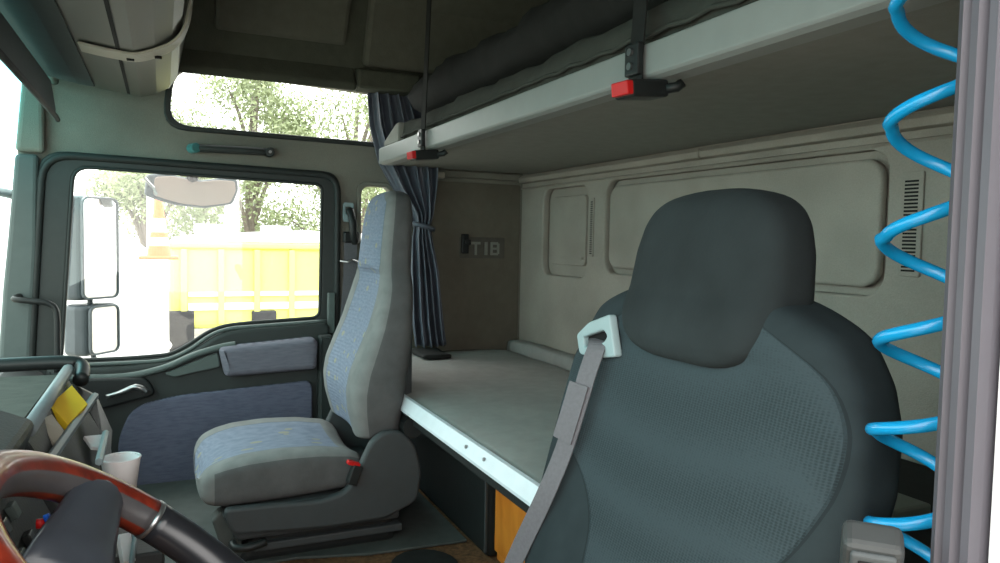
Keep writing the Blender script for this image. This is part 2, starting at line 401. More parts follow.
# horizontal pressed rib above the recesses
prism(bm, [(XL, YB, .212), (XL, YB + .006, .209), (XL, YB, .204)], (XR - XL, 0, 0))
build('wall_back', bm, M['wall'], kind='structure')
bm = bmesh.new()
prism(bm, [(XL, YB, .226), (XL, YB + .022, .229), (XL, YB + .026, .245), (XL, YB + .012, .258), (XL, YB, .258)], (XR - XL - .02, 0, 0))
xn = AY(699, 152, YB + .026).x; box(bm, (xn, YB + .02, .226), (xn + .005, YB + .029, .252))
build('trim_1', bm, M['wall'], kind='structure', bevel=.002)
# passenger side wall
upwin = rpoly([(-.040, .550), (-.018, .360), (-.72, .350), (-.72, .525)], [.07, .07, .03, .03])
smallwin = rrect(-.77, -.33, -.662, .188, .03)
dooropen = rpoly([(.345, .245), (-.575, .225), (-.575, FL - .1), (.40, FL - .1)], [.09, .07, .02, .02])
sidewall = [(.34, CEIL), (.385, .50), (.428, -.02), (.462, -.40), (.50, FL - .12), (YB - .05, FL - .12), (YB - .05, CEIL)]
bm = plate(sidewall, [upwin, smallwin, dooropen], .03, onX(XR + .015), .005)
build('wall_right', bm, M['wallside'], kind='structure')
# upper window rubber and pane
bm = plate(rpoly([(-.020, .570), (.004, .343), (-.74, .333), (-.74, .545)], [.08, .08, .03, .03]), [upwin], .022, onX(XR - .004), .006)
build('trim_2', bm, M['doorframe'], kind='structure')
def pane(name, poly, x, m, parent=None, kind='structure'):
    return build(name, plate(poly, [], .004, onX(x)), m, parent, kind=kind)
pane('window_1', rpoly([(-.030, .560), (-.008, .352), (-.73, .340), (-.73, .535)], .03), XR + .012, M['glass_side'])
pane('window_2', rrect(-.775, -.34, -.655, .195, .03), XR + .012, M['glass_side'])
bm = plate(rrect(-.785, -.35, -.645, .205, .035), [smallwin], .02, onX(XR - .003), .005)
build('trim_3', bm, M['wallside'], kind='structure')
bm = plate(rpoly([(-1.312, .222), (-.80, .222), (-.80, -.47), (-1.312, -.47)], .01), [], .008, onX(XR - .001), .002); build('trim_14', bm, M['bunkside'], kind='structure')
# horizontal seam ridge on the side lining behind the door
bm = bmesh.new(); box(bm, (XR - .006, -1.31, .228), (XR, -.80, .236)); prism(bm, [(XR, -1.31, .236), (XR - .02, -1.31, .24), (XR - .02, -1.31, .262), (XR, -1.31, .266)], (0, .52, 0))
build('trim_4', bm, M['wallside'], kind='structure', bevel=.002)
# A pillar cover ahead of the door
bm = bmesh.new()
pil = [(.346, .235), (.352, -.05), (.385, -.60), (.475, -.60), (.445, -.178), (.43, -.02), (.408, .235)]
prism(bm, [(XR - .035, y, z) for y, z in pil], (.035, 0, 0))
build('trim_5', bm, M['pillar'], kind='structure', bevel=.014, seg=3)
bm = bmesh.new()
prism(bm, [(XR - .035, y, z) for y, z in [(.33, .240), (.408, .240), (.39, .43), (.38, .52), (.33, .52)]], (.035, 0, 0))
build('trim_6', bm, M['wallside'], kind='structure', bevel=.014, seg=3)
# floor, mat area, ceiling
bm = bmesh.new(); box(bm, (XL, YB, FL - .06), (XR, .62, FL)); build('floor', bm, M['carpet'], kind='structure')
bm = bmesh.new()
# ceiling panel with a step, side cove down to the head of the side wall
box(bm, (XL, YB, CEIL), (XR, .40, CEIL + .03))
build('ceiling', bm, M['darkceil'], kind='structure')
bm = bmesh.new()
prism(bm, [(XR, -.03, .575), (2.60, -.03, .560), (2.575, -.03, .585), (2.50, -.03, .80), (2.30, -.03, CEIL), (XR, -.03, CEIL)], (0, -1.285, 0))
prism(bm, [(2.60, -.03, .535), (2.55, -.03, .50), (2.545, -.03, .525), (2.585, -.03, .60), (2.60, -.03, .60)], (0, -.575, 0))
prism(bm, [(2.62, -.608, .512), (2.535, -.608, .512), (2.53, -.608, .575), (2.62, -.608, .59)], (0, -.22, 0))
build('trim_7', bm, M['darkceil'], kind='structure', bevel=.008)
bm = bmesh.new()
prism(bm, [(2.575, -.15, .655), (2.50, -.15, .80), (2.36, -.15, .93), (2.30, -.15, .90), (2.46, -.15, .78), (2.545, -.15, .645)], (0, -.42, 0))
build('trim_8', bm, M['liner'], kind='structure', bevel=.015)
bm = bmesh.new()
prism(bm, [(2.59, -.63, .60), (2.50, -.63, .80), (2.36, -.63, .93), (2.30, -.63, .90), (2.46, -.63, .78), (2.54, -.63, .585)], (0, -.66, 0))
build('trim_9', bm, M['liner'], kind='structure', bevel=.015)
# front wall under the windscreen, header above it
def ws_y(x, z):      # windscreen surface
    c = .385 + (.50 - z) * .085
    return c + .20 * (1 - ((x - 1.5) / 1.2) ** 2)
bm = bmesh.new(); NX = 24
rows = []
for j in range(9):
    z = -.42 + j * (1.0 / 8)
    rows.append([bm.verts.new((XL + (XR - XL) * i / NX, ws_y(XL + (XR - XL) * i / NX, z) , z)) for i in range(NX + 1)])
for j in range(8):
    for i in range(NX): bm.faces.new([rows[j][i], rows[j][i + 1], rows[j + 1][i + 1], rows[j + 1][i]])
build('window_3', bm, M['glass_front'], kind='structure', smooth=True)
def strip_wall(z0, z1, name, m):
    bm = bmesh.new(); A = []
    for i in range(NX + 1):
        x = XL + (XR - XL) * i / NX
        A.append([bm.verts.new((x, ws_y(x, max(-.42, min(.58, z))) + d, z)) for z, d in ((z0, 0), (z1, 0), (z1, .03), (z0, .03))])
    for P, Q in zip(A, A[1:]):
        for k in range(4): bm.faces.new([P[k], P[(k + 1) % 4], Q[(k + 1) % 4], Q[k]])
    bm.faces.new(A[0][::-1]); bm.faces.new(A[-1])
    build(name, bm, m, kind='structure', smooth=False)
strip_wall(FL - .12, -.41, 'wall_front', M['dash'])
strip_wall(.56, CEIL + .03, 'wall_front_header', M['darkceil'])
bpy.data.objects['wall_front_header'].name = 'trim_10'
bm = bmesh.new(); box(bm, (XL, .38, CEIL), (XR, .66, CEIL + .03)); build('trim_11', bm, M['darkceil'], kind='structure')
# driver's side wall behind the open doorway, with the upper part over the doorway
bm = bmesh.new()
box(bm, (XL, YB, FL - .1), (XL + .02, -.49, CEIL))
box(bm, (XL, -.49, .42), (XL + .02, .36, CEIL))
build('wall_left', bm, M['wall'], kind='structure')
# rubber edged jamb of the driver's doorway (three ribs) and the white outer skin beside it
bm = bmesh.new()
prof = [(.332, -.492), (.330, -.481), (.324, -.476), (.3195, -.480), (.317, -.474), (.311, -.472), (.307, -.477), (.304, -.472), (.298, -.471), (.2965, -.480), (.2965, -.492)]
prism(bm, [(x, y, -1.1) for x, y in prof], (0, 0, 1.52))
build('trim_12', bm, M['jamb'], kind='structure')
bm = bmesh.new(); box(bm, (.20, YB - .05, -1.5), (.2965, -.482, 1.05)); build('trim_13', bm, M['white'], kind='structure', bevel=.01)

# ================================================================= PASSENGER DOOR
door = props(bpy.data.objects.new('door_1', None), kind='structure'); C.objects.link(door); door.location = (XR - .03, -.12, -.92)
glasspoly = [(.255, .205), (.275, -.10), (.295, -.408), (.10, -.408), (-.02, -.402), (-.075, -.372), (-.14, -.328), (-.19, -.310), (-.26, -.303), (-.512, -.290), (-.518, .175), (-.50, .187)]
glr = rpoly(glasspoly, [.05, .01, .01, .05, .03, .03, .03, .03, .03, .03, .05, .01])
doorout = rpoly([(.352, .252), (.39, -.45), (.40, -.91), (-.582, -.91), (-.582, .232)], [.085, .01, .02, .02, .06])
bm = plate(doorout, [glr], .035, onX(XR - .004), .008); build('window_frame', bm, M['doorframe'], door)
# inner and outer rubber lips round the opening
def ringtube(name, poly, x, r, m, parent, kind=None, label=None):
    bm = bmesh.new(); tube(bm, [(x, p[0], p[1]) for p in poly], r, 8, closed=True)
    return build(name, bm, m, parent, smooth=True, kind=kind, label=label)
ringtube('door_seal', rpoly([(.336, .238), (.378, -.45), (.385, -.915), (-.572, -.915), (-.572, .220)], [.085, .01, .02, .02, .065]), XR - .022, .012, M['seal'], door)
ringtube('glass_seal', glr, XR - .018, .006, M['seal'], door)
pane('window_pane', rpoly([(.27, .22), (.31, -.42), (-.53, -.42), (-.53, .19)], .03), XR + .004, M['glass_side'], door, kind=None)
# lower trim panel: hollowed body under the window line
def P(u, v, x): return (x, u, v)
bm = plate(rpoly([(.33, -.425), (.10, -.425), (-.02, -.418), (-.085, -.388), (-.15, -.343), (-.20, -.322), (-.27, -.316), (-.54, -.303), (-.545, -.90), (.345, -.90)], [.01, .05, .03, .03, .03, .03, .03, .03, .02, .02]), [], .05, onX(XR - .045), .014)
build('door_panel', bm, M['doorpanel'], door, smooth=False)
# light sill strip catching the daylight
bm = bmesh.new(); tube(bm, catmull([(XR - .055, y, z) for y, z in [(.31, -.418), (.12, -.418), (-.0, -.414), (-.075, -.385), (-.14, -.34), (-.2, -.318), (-.3, -.311), (-.53, -.300)]], 5), .0065, 8)
build('window_sill', bm, M['doorpanel2'], door, smooth=True)
# sweeping rail from the front up to the arm rest
bm = bmesh.new()
sw = catmull([(2.625, .30, -.452), (2.625, .12, -.458), (2.62, -.0, -.436), (2.615, -.09, -.398), (2.61, -.17, -.374), (2.61, -.22, -.366)], 6)
tube(bm, sw, .011, 8); build('door_rail', bm, M['doorpanel2'], door, smooth=True)
# pull recess
bm = plate(rpoly([(.0, -.455), (-.04, -.44), (-.165, -.392), (-.172, -.442), (-.03, -.468)], .012), [], .02, onX(2.625), .004); build('pull_pocket', bm, M['doorpanel2'], door)
# arm rest with cloth
bm = plate(rpoly([(-.165, -.372), (-.475, -.350), (-.49, -.37), (-.485, -.462), (-.185, -.472)], .018), [], .075, onX(2.615), .02); build('armrest', bm, M['armcloth'], door)
bm = plate(rpoly([(-.495, -.345), (-.545, -.345), (-.545, -.88), (-.495, -.88)], .01), [], .06, onX(2.63), .012); build('rear_edge_panel', bm, M['doorpanel'], door)
# lower cloth panel
bm = plate(rpoly([(.10, -.575), (.06, -.548), (-.05, -.528), (-.462, -.505), (-.475, -.53), (-.475, -.885), (.09, -.885), (.13, -.80), (.135, -.66)], [.05, .03, .03, .02, .01, .02, .03, .03, .05]), [], .022, onX(2.618), .006); build('cloth_panel', bm, M['doorcloth'], door)
# inside latch handle and its dark scoop
bm = plate(rpoly([(.25, -.455), (.05, -.462), (.02, -.52), (.20, -.56), (.27, -.52)], .025), [], .03, onX(2.618), .008); build('latch_scoop', bm, M['dash'], door)
bm = bmesh.new(); tube(bm, catmull([(2.59, .165, -.512), (2.588, .12, -.500), (2.588, .088, -.487), (2.588, .066, -.492), (2.59, .05, -.505)], 4), [.006] * 4 + [.008] * 5 + [.010] * 5 + [.008] * 3, 8); build('door_handle', bm, M['metal'], door, smooth=True)
bm = bmesh.new(); box(bm, (2.615, .29, -.475), (2.66, .07, -.485)); build('panel_line', bm, M['doorpanel2'], door)
bm = bmesh.new()
box(bm, (XR - .03, -.535, -.345), (XR - .055, -.56, -.20)); build('door_lock_plate', bm, M['doorpanel2'], door, bevel=.004)

# grab handle above the door
t = thing('grab_handle', (2.68, -.21, .28), 'grey horizontal grab handle with teal end above the passenger door', 'grab handle')
bm = bmesh.new(); a = AX(195, 148, 2.665); b = AX(268, 152, 2.665)
tube(bm, catmull([(2.69, a.y, a.z), (2.665, a.y - .02, a.z), (2.66, (a.y + b.y) / 2, (a.z + b.z) / 2), (2.665, b.y + .02, b.z), (2.69, b.y, b.z)], 5), .013, 10); build('bar', bm, M['doorframe'], t, smooth=True)
bm = bmesh.new(); tube(bm, [(2.69, a.y + .012, a.z), (2.652, a.y - .004, a.z)], .0165, 12); build('end_cap', bm, M['tealcap'], t, label='teal end cap', bevel=.003)
bm = bmesh.new(); tube(bm, [(2.695, b.y - .006, b.z), (2.655, b.y - .006, b.z)], .016, 12); build('end_cap', bm, M['doorframe'], t, bevel=.003)
bm = bmesh.new(); tube(bm, [(2.656, b.y - .006, b.z), (2.65, b.y - .006, b.z)], .005, 10); build('screw', bm, M['metal'], t)

# grab bar at the front pillar
bm = bmesh.new()
tube(bm, catmull([(2.66, .40, -.200), (2.61, .405, -.205), (2.60, .36, -.211), (2.60, .318, -.218), (2.60, .297, -.245), (2.60, .295, -.33), (2.60, .296, -.43)], 6), .0095, 10)
build('pillar_grab_bar', bm, M['black'], smooth=True, label='black curved grab bar on the front pillar beside the windscreen', cat='grab bar')

# ================================================================= B PILLAR BELT (passenger)
t = thing('pillar_seat_belt', (2.66, -.61, -.3), 'grey seat belt hanging on the pillar between the passenger door and small window', 'seat belt')
bm = plate(rrect(-.632, .055, -.592, .125, .008), [rrect(-.622, .083, -.602, .110, .004)], .012, onX(2.682), .003); build('anchor_plate', bm, M['guide'], t, label='pale belt anchor plate')
bm = bmesh.new(); tube(bm, catmull([(2.66, -.612, .10), (2.64, -.618, .06), (2.64, -.622, .01), (2.65, -.632, -.02)], 4), .014, 8); build('belt_loop', bm, M['black'], t, smooth=True)
bm = bmesh.new(); box(bm, (2.64, -.645, -.02), (2.665, -.588, .02)); build('belt_guide', bm, M['black'], t, bevel=.006)
bm = bmesh.new(); strap(bm, catmull([(2.652, -.615, .0), (2.65, -.612, -.15), (2.645, -.60, -.3), (2.64, -.585, -.5)], 4), .046, .003, (0, 1, 0)); build('webbing', bm, M['beltgrey'], t)
bm = bmesh.new(); tube(bm, [(2.64, -.575, -.085), (2.63, -.60, -.088), (2.632, -.615, -.08), (2.63, -.64, -.09)], .004, 6); build('tongue', bm, M['metal'], t)

# ================================================================= OVERHEAD CABINET (front)
t = thing('overhead_cabinet', (1.6, .12, .42), 'grey beige overhead cabinet with two flaps above the windscreen', 'cabinet')
xs0, xs1 = .9, 2.58
prof = [(.36, .465), (.274, .447), (.222, .437), (.100, .421), (.060, .416), (.050, .4185), (.015, .430), (-.022, .452), (-.042, .482), (-.065, .60), (-.09, .80), (-.09, .97), (.36, .97)]
def cab(x0, x1, name, sc=1.0, pts=prof, m=M['cabinet'], parent=t, bev=.006, label=None):
    bm = bmesh.new(); prism(bm, [(x0, y, z) for y, z in pts], (x1 - x0, 0, 0)); return build(name, bm, m, parent, bevel=bev, seg=3, label=label)
cab(xs0, 2.50, 'body')
cab(2.50, 2.60, 'end_cap', pts=[(y * .985 + .002, z * .99 + .012) for y, z in prof])
# flap edge gap (dark line) and second line
for yy, zz in ((.092, .4185),):
    bm = bmesh.new(); prism(bm, [(xs0, yy + .004, zz + .0015), (xs0, yy - .004, zz + .0005), (xs0, yy - .004, zz - .0015), (xs0, yy + .004, zz - .0005)], (2.52 - xs0, 0, 0)); build('flap_gap', bm, M['darkgap'], t)
bm = bmesh.new()
lip = [(y, z) for y, z in [(.222, .433), (.100, .417), (.057, .414), (.010, .427), (-.027, .450), (-.047, .482), (-.07, .60), (-.095, .80)]]
bm = bmesh.new(); prism(bm, [(xs0, .355, .455), (xs0, .225, .430), (xs0, .180, .4255), (xs0, .180, .432), (xs0, .225, .437), (xs0, .355, .463)], (2.50 - xs0, 0, 0)); build('shade_strip', bm, M['visor'], t, bevel=.002, label='dark strip standing in for shade')  # dark strip added to put shade on the cabinet's front underside
# pale strap wrapping the cabinet
pts = catmull([(1.97, .172, .4245), (1.97, .14, .4195), (1.97, .10, .4150), (1.965, .057, .4125), (1.95, .012, .4255), (1.93, -.026, .4475), (1.90, -.049, .482), (1.84, -.061, .53), (1.74, -.073, .60), (1.6, -.096, .80)], 5)
bm = bmesh.new(); strap(bm, pts, .085, .006, (1, 0, 0)); build('strap', bm, M['strip'], t, label='pale plastic strap', bevel=.002)
for (y, z) in ((.068, .409), (.008, .421)):
    bm = bmesh.new(); box(bm, (1.972, y - .008, z - .003), (1.984, y + .008, z + .002)); build('slot', bm, M['darkgap'], t)
bm = bmesh.new(); box(bm, (1.955, .235, .429), (2.02, .13, .4265)); build('strap_shadow_edge', bm, M['darkgap'], t) if False else bm.free()

# ================================================================= SUN VISOR
t = thing('sun_visor', (1.6, .28, .32), 'large dark grey sun visor folded down along the windscreen', 'sun visor')
bm = bmesh.new()
prism(bm, [(x, y, z) for x, y, z in [(.95, .268, .325), (2.40, .268, .325), (2.43, .272, .34), (2.44, .284, .425), (.95, .284, .425)]], (0, .012, 0))
build('panel', bm, M['visor'], t, bevel=.005)
bm = bmesh.new(); tube(bm, [(.96, .272, .327), (2.44, .272, .322), (2.47, .272, .318)], .007, 8); build('edge_rod', bm, M['dash'], t, smooth=True)
bm = bmesh.new(); tube(bm, [(2.44, .285, .46), (2.60, .30, .465), (2.66, .30, .46)], .012, 10); build('hinge_arm', bm, M['flatgrey'], t, smooth=True)

# ================================================================= UPPER BUNK
t = thing('upper_bunk', (1.45, -1.0, .255), 'upper sleeping bunk with light grey front rail under a dark mattress', 'bunk')
bm = bmesh.new()
prism(bm, [(.34, -.690, .258), (.34, -.686, .262), (.34, -.688, .310), (.34, -.700, .314), (.34, -.715, .312), (.34, -.715, .275), (.34, -.735, .262), (.34, -.735, .254), (.34, -.700, .254)], (2.205, 0, 0))
build('front_rail', bm, M['railmetal'], t, bevel=.002)
bm = bmesh.new(); box(bm, (.33, YB + .004, .262), (2.62, -.72, .285)); build('base_board', bm, M['under'], t)
bm = bmesh.new(); prism(bm, [(.33, -.735, .255), (.47, -.735, .255), (.43, -1.30, .255), (.33, -1.30, .255)], (0, 0, .012)); build('side_flange', bm, M['railmetal'], t)
bm = bmesh.new(); box(bm, (2.545, -.735, .258), (2.56, -.69, .311)); build('end_cap', bm, M['railmetal'], t, bevel=.003)
# mattress with piped edge
def soft_slab(x0, x1, y0, y1, z0, z1, nx=40, ny=14, bulge=.02, wr=.004, r=.03, seed=1, fr=None):
    random.seed(seed); bm = bmesh.new(); ph = [random.uniform(0, 6.28) for _ in range(8)]
    prof = []
    nn = 20
    for k in range(nn):                                # rounded section in yz
        a = 2 * math.pi * k / nn
        c, s = math.cos(a), math.sin(a); e = .38
        prof.append((math.copysign(abs(c) ** e, c), math.copysign(abs(s) ** e, s)))
    rings = []
    for i in range(nx + 1):
        x = x0 + (x1 - x0) * i / nx
        ed = min(i, nx - i) / nx; k = 1 if ed > .02 else .88 + ed * 6
        ring = []
        for (u, v) in prof:
            y = (y0 + y1) / 2 + u * (y1 - y0) / 2 * (1 if k == 1 else .98); z = (z0 + z1) / 2 + v * (z1 - z0) / 2 * k
            w = wr * (math.sin(x * 23 + v * 3 + ph[0]) + .7 * math.sin(x * 51 + u * 4 + ph[1]) + .8 * math.sin(x * 9 + v * 2 + ph[2]))
            if u > .5: y += w + bulge * (1 - v * v)
            if v > .5: z += w * .8
            ring.append(bm.verts.new((x, y, z)))
        rings.append(ring)
    for A, B in zip(rings, rings[1:]):
        for k in range(nn): bm.faces.new([A[k], A[(k + 1) % nn], B[(k + 1) % nn], B[k]])
    bm.faces.new(rings[0]); bm.faces.new(rings[-1])
    return bm
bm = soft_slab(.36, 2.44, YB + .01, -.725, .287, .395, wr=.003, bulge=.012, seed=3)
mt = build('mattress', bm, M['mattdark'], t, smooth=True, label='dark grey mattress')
bm = bmesh.new(); tube(bm, [(x, -.708 + .002 * math.sin(x * 37), .332 + .003 * math.sin(x * 61)) for x in [.40 + i * .05 for i in range(40)]], .0045, 6); build('piping', bm, M['mattdark'], mt, smooth=True)
bm = bmesh.new(); prism(bm, [(2.36, -.70, .314), (2.53, -.70, .314), (2.53, -.70, .335), (2.40, -.70, .375), (2.36, -.70, .38)], (0, -.5, 0)); build('end_pad', bm, M['under'], t, bevel=.006, label='olive grey pad at the far end')
# bedding rolled on the upper mattress
bm = soft_slab(.42, 2.36, -1.28, -.76, .398, .53, wr=.005, bulge=.03, seed=9)
build('bedding', bm, M['black2'], smooth=True, label='dark rumpled bedding lying on the upper bunk mattress', cat='bedding')

# tethers with red ended buckles
def tether(px, pyt, label, blabel, dark=1.0, lean=0.):
    a = AY(px, pyt, -.683)
    x, z = a.x, .30
    t = thing('bunk_strap', (x, -.70, .25), label, 'strap', 'tether straps of the upper bunk')
    bm = bmesh.new(); strap(bm, catmull([(x, -.680, .250), (x, -.679, .30), (x - lean * .3, -.684, .36), (x - lean, -.70, .70), (x - lean * 1.4, -.71, CEIL)], 5), .035, .003, (1, 0, 0)); build('webbing', bm, M['black2'], t)
    bm = bmesh.new(); box(bm, (x - .018, -.681, .262), (x + .018, -.669, .312)); pl = build('bracket', bm, M['black'], t, bevel=.003)
    for dz in (.276, .298):
        bm = bmesh.new(); tube(bm, [(x, -.670, dz), (x, -.665, dz)], .006, 10); build('rivet', bm, M['metal'], pl)
    return t, x
tA, xA = tether(638, 62, 'black tether strap at the near middle of the upper bunk rail', '')
tB, xB = tether(424, 140, 'black tether strap at the far end of the upper bunk rail', '', lean=-.02)
def buckle(x, label):
    t = thing('belt_buckle', (x, -.69, .225), label, 'buckle', 'buckles under the upper bunk rail')
    R_ = Matrix.Rotation(math.radians(96), 3, 'Z') @ Matrix.Rotation(math.radians(6), 3, 'Y')
    bm = bmesh.new(); box(bm, (x - .045, -.700, .224), (x + .030, -.655, .251), rot=R_); build('body', bm, M['black'], t, bevel=.005, seg=3)
    bm = bmesh.new(); v = R_ @ Vector((.040, 0, 0)); c = Vector((x - .0075, -.6775, .238)) + v
    box(bm, c - Vector((.009, .0195, .0105)), c + Vector((.004, .0195, .0105)), rot=R_); build('release_button', bm, M['red'], t, bevel=.002, label='red release button')
    bm = bmesh.new(); tube(bm, [(x - .022, -.712, .24), (x - .030, -.728, .243), (x - .034, -.735, .25)], .008, 8); build('strap_end', bm, M['black'], t, smooth=True)
buckle(xA - .012, 'black buckle with red button under the near strap of the upper bunk')
buckle(xB - .012, 'black buckle with red button under the far strap of the upper bunk')

# ================================================================= LOWER BUNK
t = thing('lower_bunk', (1.85, -.95, FL), 'grey padded lower bunk with a bright white front edge', 'bunk')
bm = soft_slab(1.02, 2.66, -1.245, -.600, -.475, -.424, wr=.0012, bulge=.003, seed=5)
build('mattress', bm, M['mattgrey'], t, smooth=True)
bm = soft_slab(1.02, 2.66, YB + .004, -1.248, -.475, -.392, wr=.0012, bulge=.0, seed=6)
build('rear_cushion', bm, M['mattgrey'], t, smooth=True)
bm = bmesh.new(); prism(bm, [(1.06, -.598, -.424), (1.06, -.588, -.424), (1.06, -.574, -.452), (1.06, -.574, -.458), (1.06, -.598, -.458)], (1.60, 0, 0)); rim = build('edge_strip', bm, M['rimwhite'], t, label='bright white edge strip')
for px, py in ((466, 450), (484, 462)):
    p = AY(px, py, -.58); bm = bmesh.new(); tube(bm, [(p.x, -.585, -.438), (p.x, -.578, -.436)], .004, 8); build('screw', bm, M['metal'], rim)
bm = bmesh.new(); box(bm, (1.06, -1.30, -.495), (2.68, -.60, -.474)); build('base_board', bm, M['dash'], t)
# storage box under the bunk
t = thing('under_bunk_locker', (2.2, -1.0, FL), 'black storage locker standing under the lower bunk behind the passenger seat', 'locker')
bm = bmesh.new(); box(bm, (1.695, -1.25, FL + .002), (2.60, -.75, -.497)); build('body', bm, M['dash'], t, bevel=.018, seg=4)
bm = bmesh.new(); box(bm, (1.695, -.752, FL + .02), (1.702, -.744, -.50)); build('edge_strip', bm, M['seatplastic'], t, bevel=.002)
t = thing('wooden_cupboard', (1.35, -1.0, FL), 'orange brown wooden cupboard under the lower bunk next to the black locker', 'cupboard')
bm = bmesh.new(); box(bm, (1.08, -1.25, FL + .002), (1.688, -.775, -.497)); build('body', bm, M['orange'], t, bevel=.004)
bm = bmesh.new(); box(bm, (1.10, -.775, FL + .03), (1.682, -.765, -.51)); build('door', bm, M['orange'], t, bevel=.003)
# dark box and cloth at the driver's end
bm = bmesh.new(); box(bm, (.335, -1.305, FL + .002), (1.0, -.80, -.40)); build('storage_box', bm, M['black2'], bevel=.03, seg=4, label='black storage box behind the driver seat near the hose', cat='box')
p = AY(893, 452, -.98); bm = bmesh.new(); box(bm, (p.x - .03, -1.03, -.399), (p.x + .03, -.95, -.375)); build('packet', bm, M['flatgrey'], bevel=.004, label='small pale packet on the black box behind the driver seat', cat='packet')
bm = bmesh.new(); p = AY(882, 500, -.80); tube(bm, catmull([(p.x + .04, -.79, p.z - .01), (p.x + .01, -.785, p.z + .0), (p.x - .008, -.79, p.z - .01), (p.x - .015, -.795, p.z - .03), (p.x - .01, -.797, -.60)], 6), .003, 6)
build('red_cable', bm, M['red'], smooth=True, label='thin red cable behind the driver seat', cat='cable')

# ================================================================= CURTAIN
t = thing('curtain', (2.6, -.85, -.39), 'blue grey satin curtain gathered by a tie beside the small side window', 'curtain')
bm = bmesh.new(); rows = []
keys = [(-.40, -.855, -.968, .028), (-.30, -.842, -.955, .026), (-.12, -.835, -.935, .022), (.0, -.838, -.905, .018), (.045, -.845, -.895, .015), (.09, -.832, -.905, .018), (.18, -.765, -.912, .024), (.27, -.71, -.915, .024), (.40, -.675, -.87, .022), (.53, -.665, -.825, .02)]
for j in range(61):
    z = -.40 + .93 * j / 60; y0, y1, am = interp(keys, z); row = []
    for i in range(81):
        s = i / 80
        ph = 2 * math.pi * 4.5 * s + .6 * math.sin(z * 5)
        x = 2.605 + am * math.sin(ph) + .3 * am * math.sin(2.3 * ph + z * 4)
        row.append(bm.verts.new((x, y0 + (y1 - y0) * s + .25 * am * math.cos(ph * 1.0), z)))
    rows.append(row)
for A, B in zip(rows, rows[1:]):
    for i in range(80): bm.faces.new([A[i], A[i + 1], B[i + 1], B[i]])
build('cloth', bm, M['curtain'], t, smooth=True, solid=.003)
bm = bmesh.new(); tube(bm, [(2.605 + .032 * math.sin(a), -.870 + .040 * math.cos(a), .045 + .01 * math.cos(a)) for a in [i * math.pi / 10 for i in range(20)]], .009, 8, closed=True); build('tie', bm, M['curtain'], t, smooth=True)
bm = bmesh.new(); tube(bm, [(2.625, -.64, .535), (2.625, -1.2, .535)], .010, 8); build('curtain_rail', bm, M['black'], smooth=True, label='black curtain rail above the upper bunk end', cat='curtain rail')
bm = bmesh.new(); p = AX(440, 162, 2.62); box(bm, (2.615, p.y - .02, .226), (2.66, p.y + .02, .250)); build('curtain_clip', bm, M['strip'], bevel=.005, label='small pale clip on the wall right of the curtain top', cat='clip')
# dark folded cloth on the bed by the curtain foot
bm = soft_slab(2.44, 2.60, -.93, -.83, -.423, -.405, nx=12, wr=.002, bulge=.005, seed=8); build('folded_cloth', bm, M['black2'], smooth=True, label='dark folded cloth on the lower bunk at the curtain foot', cat='cloth')

# ================================================================= WALL PLAQUE with letters
t = thing('letter_plaque', (2.69, -1.13, -.08), 'small grey plaque with raised letters TIB on the side wall', 'plaque')
pa, pb = AX(460, 238, XR), AX(501, 256, XR)
bm = plate(rrect(pb.y - .012, -.073, pa.y + .004, .010, .006), [], .006, onX(2.697), .0015); build('plate', bm, M['plaque'], t)
bm = bmesh.new()
def letter(bm, y, strokes, h=.052, w=.038, z=-.060, x=2.689):
    for (u0, v0, u1, v1) in strokes: box(bm, (x, y - u0 * w, z + v0 * h), (x + .006, y - u1 * w, z + v1 * h))
y = pa.y - .045
LT = {'T': [(0, .8, 1, 1), (.38, 0, .62, .8)], 'I': [(.3, 0, .6, 1)], 'B': [(0, 0, .25, 1), (.25, .8, .85, 1), (.25, .42, .85, .58), (.25, 0, .85, .18), (.75, .5, 1, .9), (.75, .1, 1, .5)]}
for ch, adv in (('T', .046), ('I', .036), ('B', .05)):
    letter(bm, y, LT[ch]); y -= adv
build('lettering', bm, M['letter'], t, label='raised letters TIB')
bm = bmesh.new(); box(bm, (2.680, pa.y - .030, -.055), (2.695, pa.y - .002, .022)); box(bm, (2.67, pa.y - .035, -.02), (2.69, pa.y - .01, .0)); build('hook', bm, M['black'], t, bevel=.003, label='dark hook')

# ================================================================= VENTS
def vent(x, z0, z1, w, label):
    t = thing('wall_vent', (x, YB + .004, z0), label, 'vent', 'slotted vents in the rear wall')
    bm = plate(rrect(x - w / 2, z0, x + w / 2, z1, .004), [], .006, onY(YB + .002), .0015); build('frame', bm, M['wall'], t)
    n = int((z1 - z0 - .016) / .0072)
    bm = bmesh.new()
    for i in range(n):
        z = z0 + .010 + i * .0072; box(bm, (x - w * .30, YB + .003, z), (x + w * .30, YB + .0058, z + .0036))
    build('slats', bm, M['darkgap'], t, label='dark slots')
vent(2.150, -.050, .148, .022, 'narrow slotted vent between the two wall recesses')
vent(.978, -.055, .148, .048, 'wider slotted vent in the rear wall beside the blue hose')

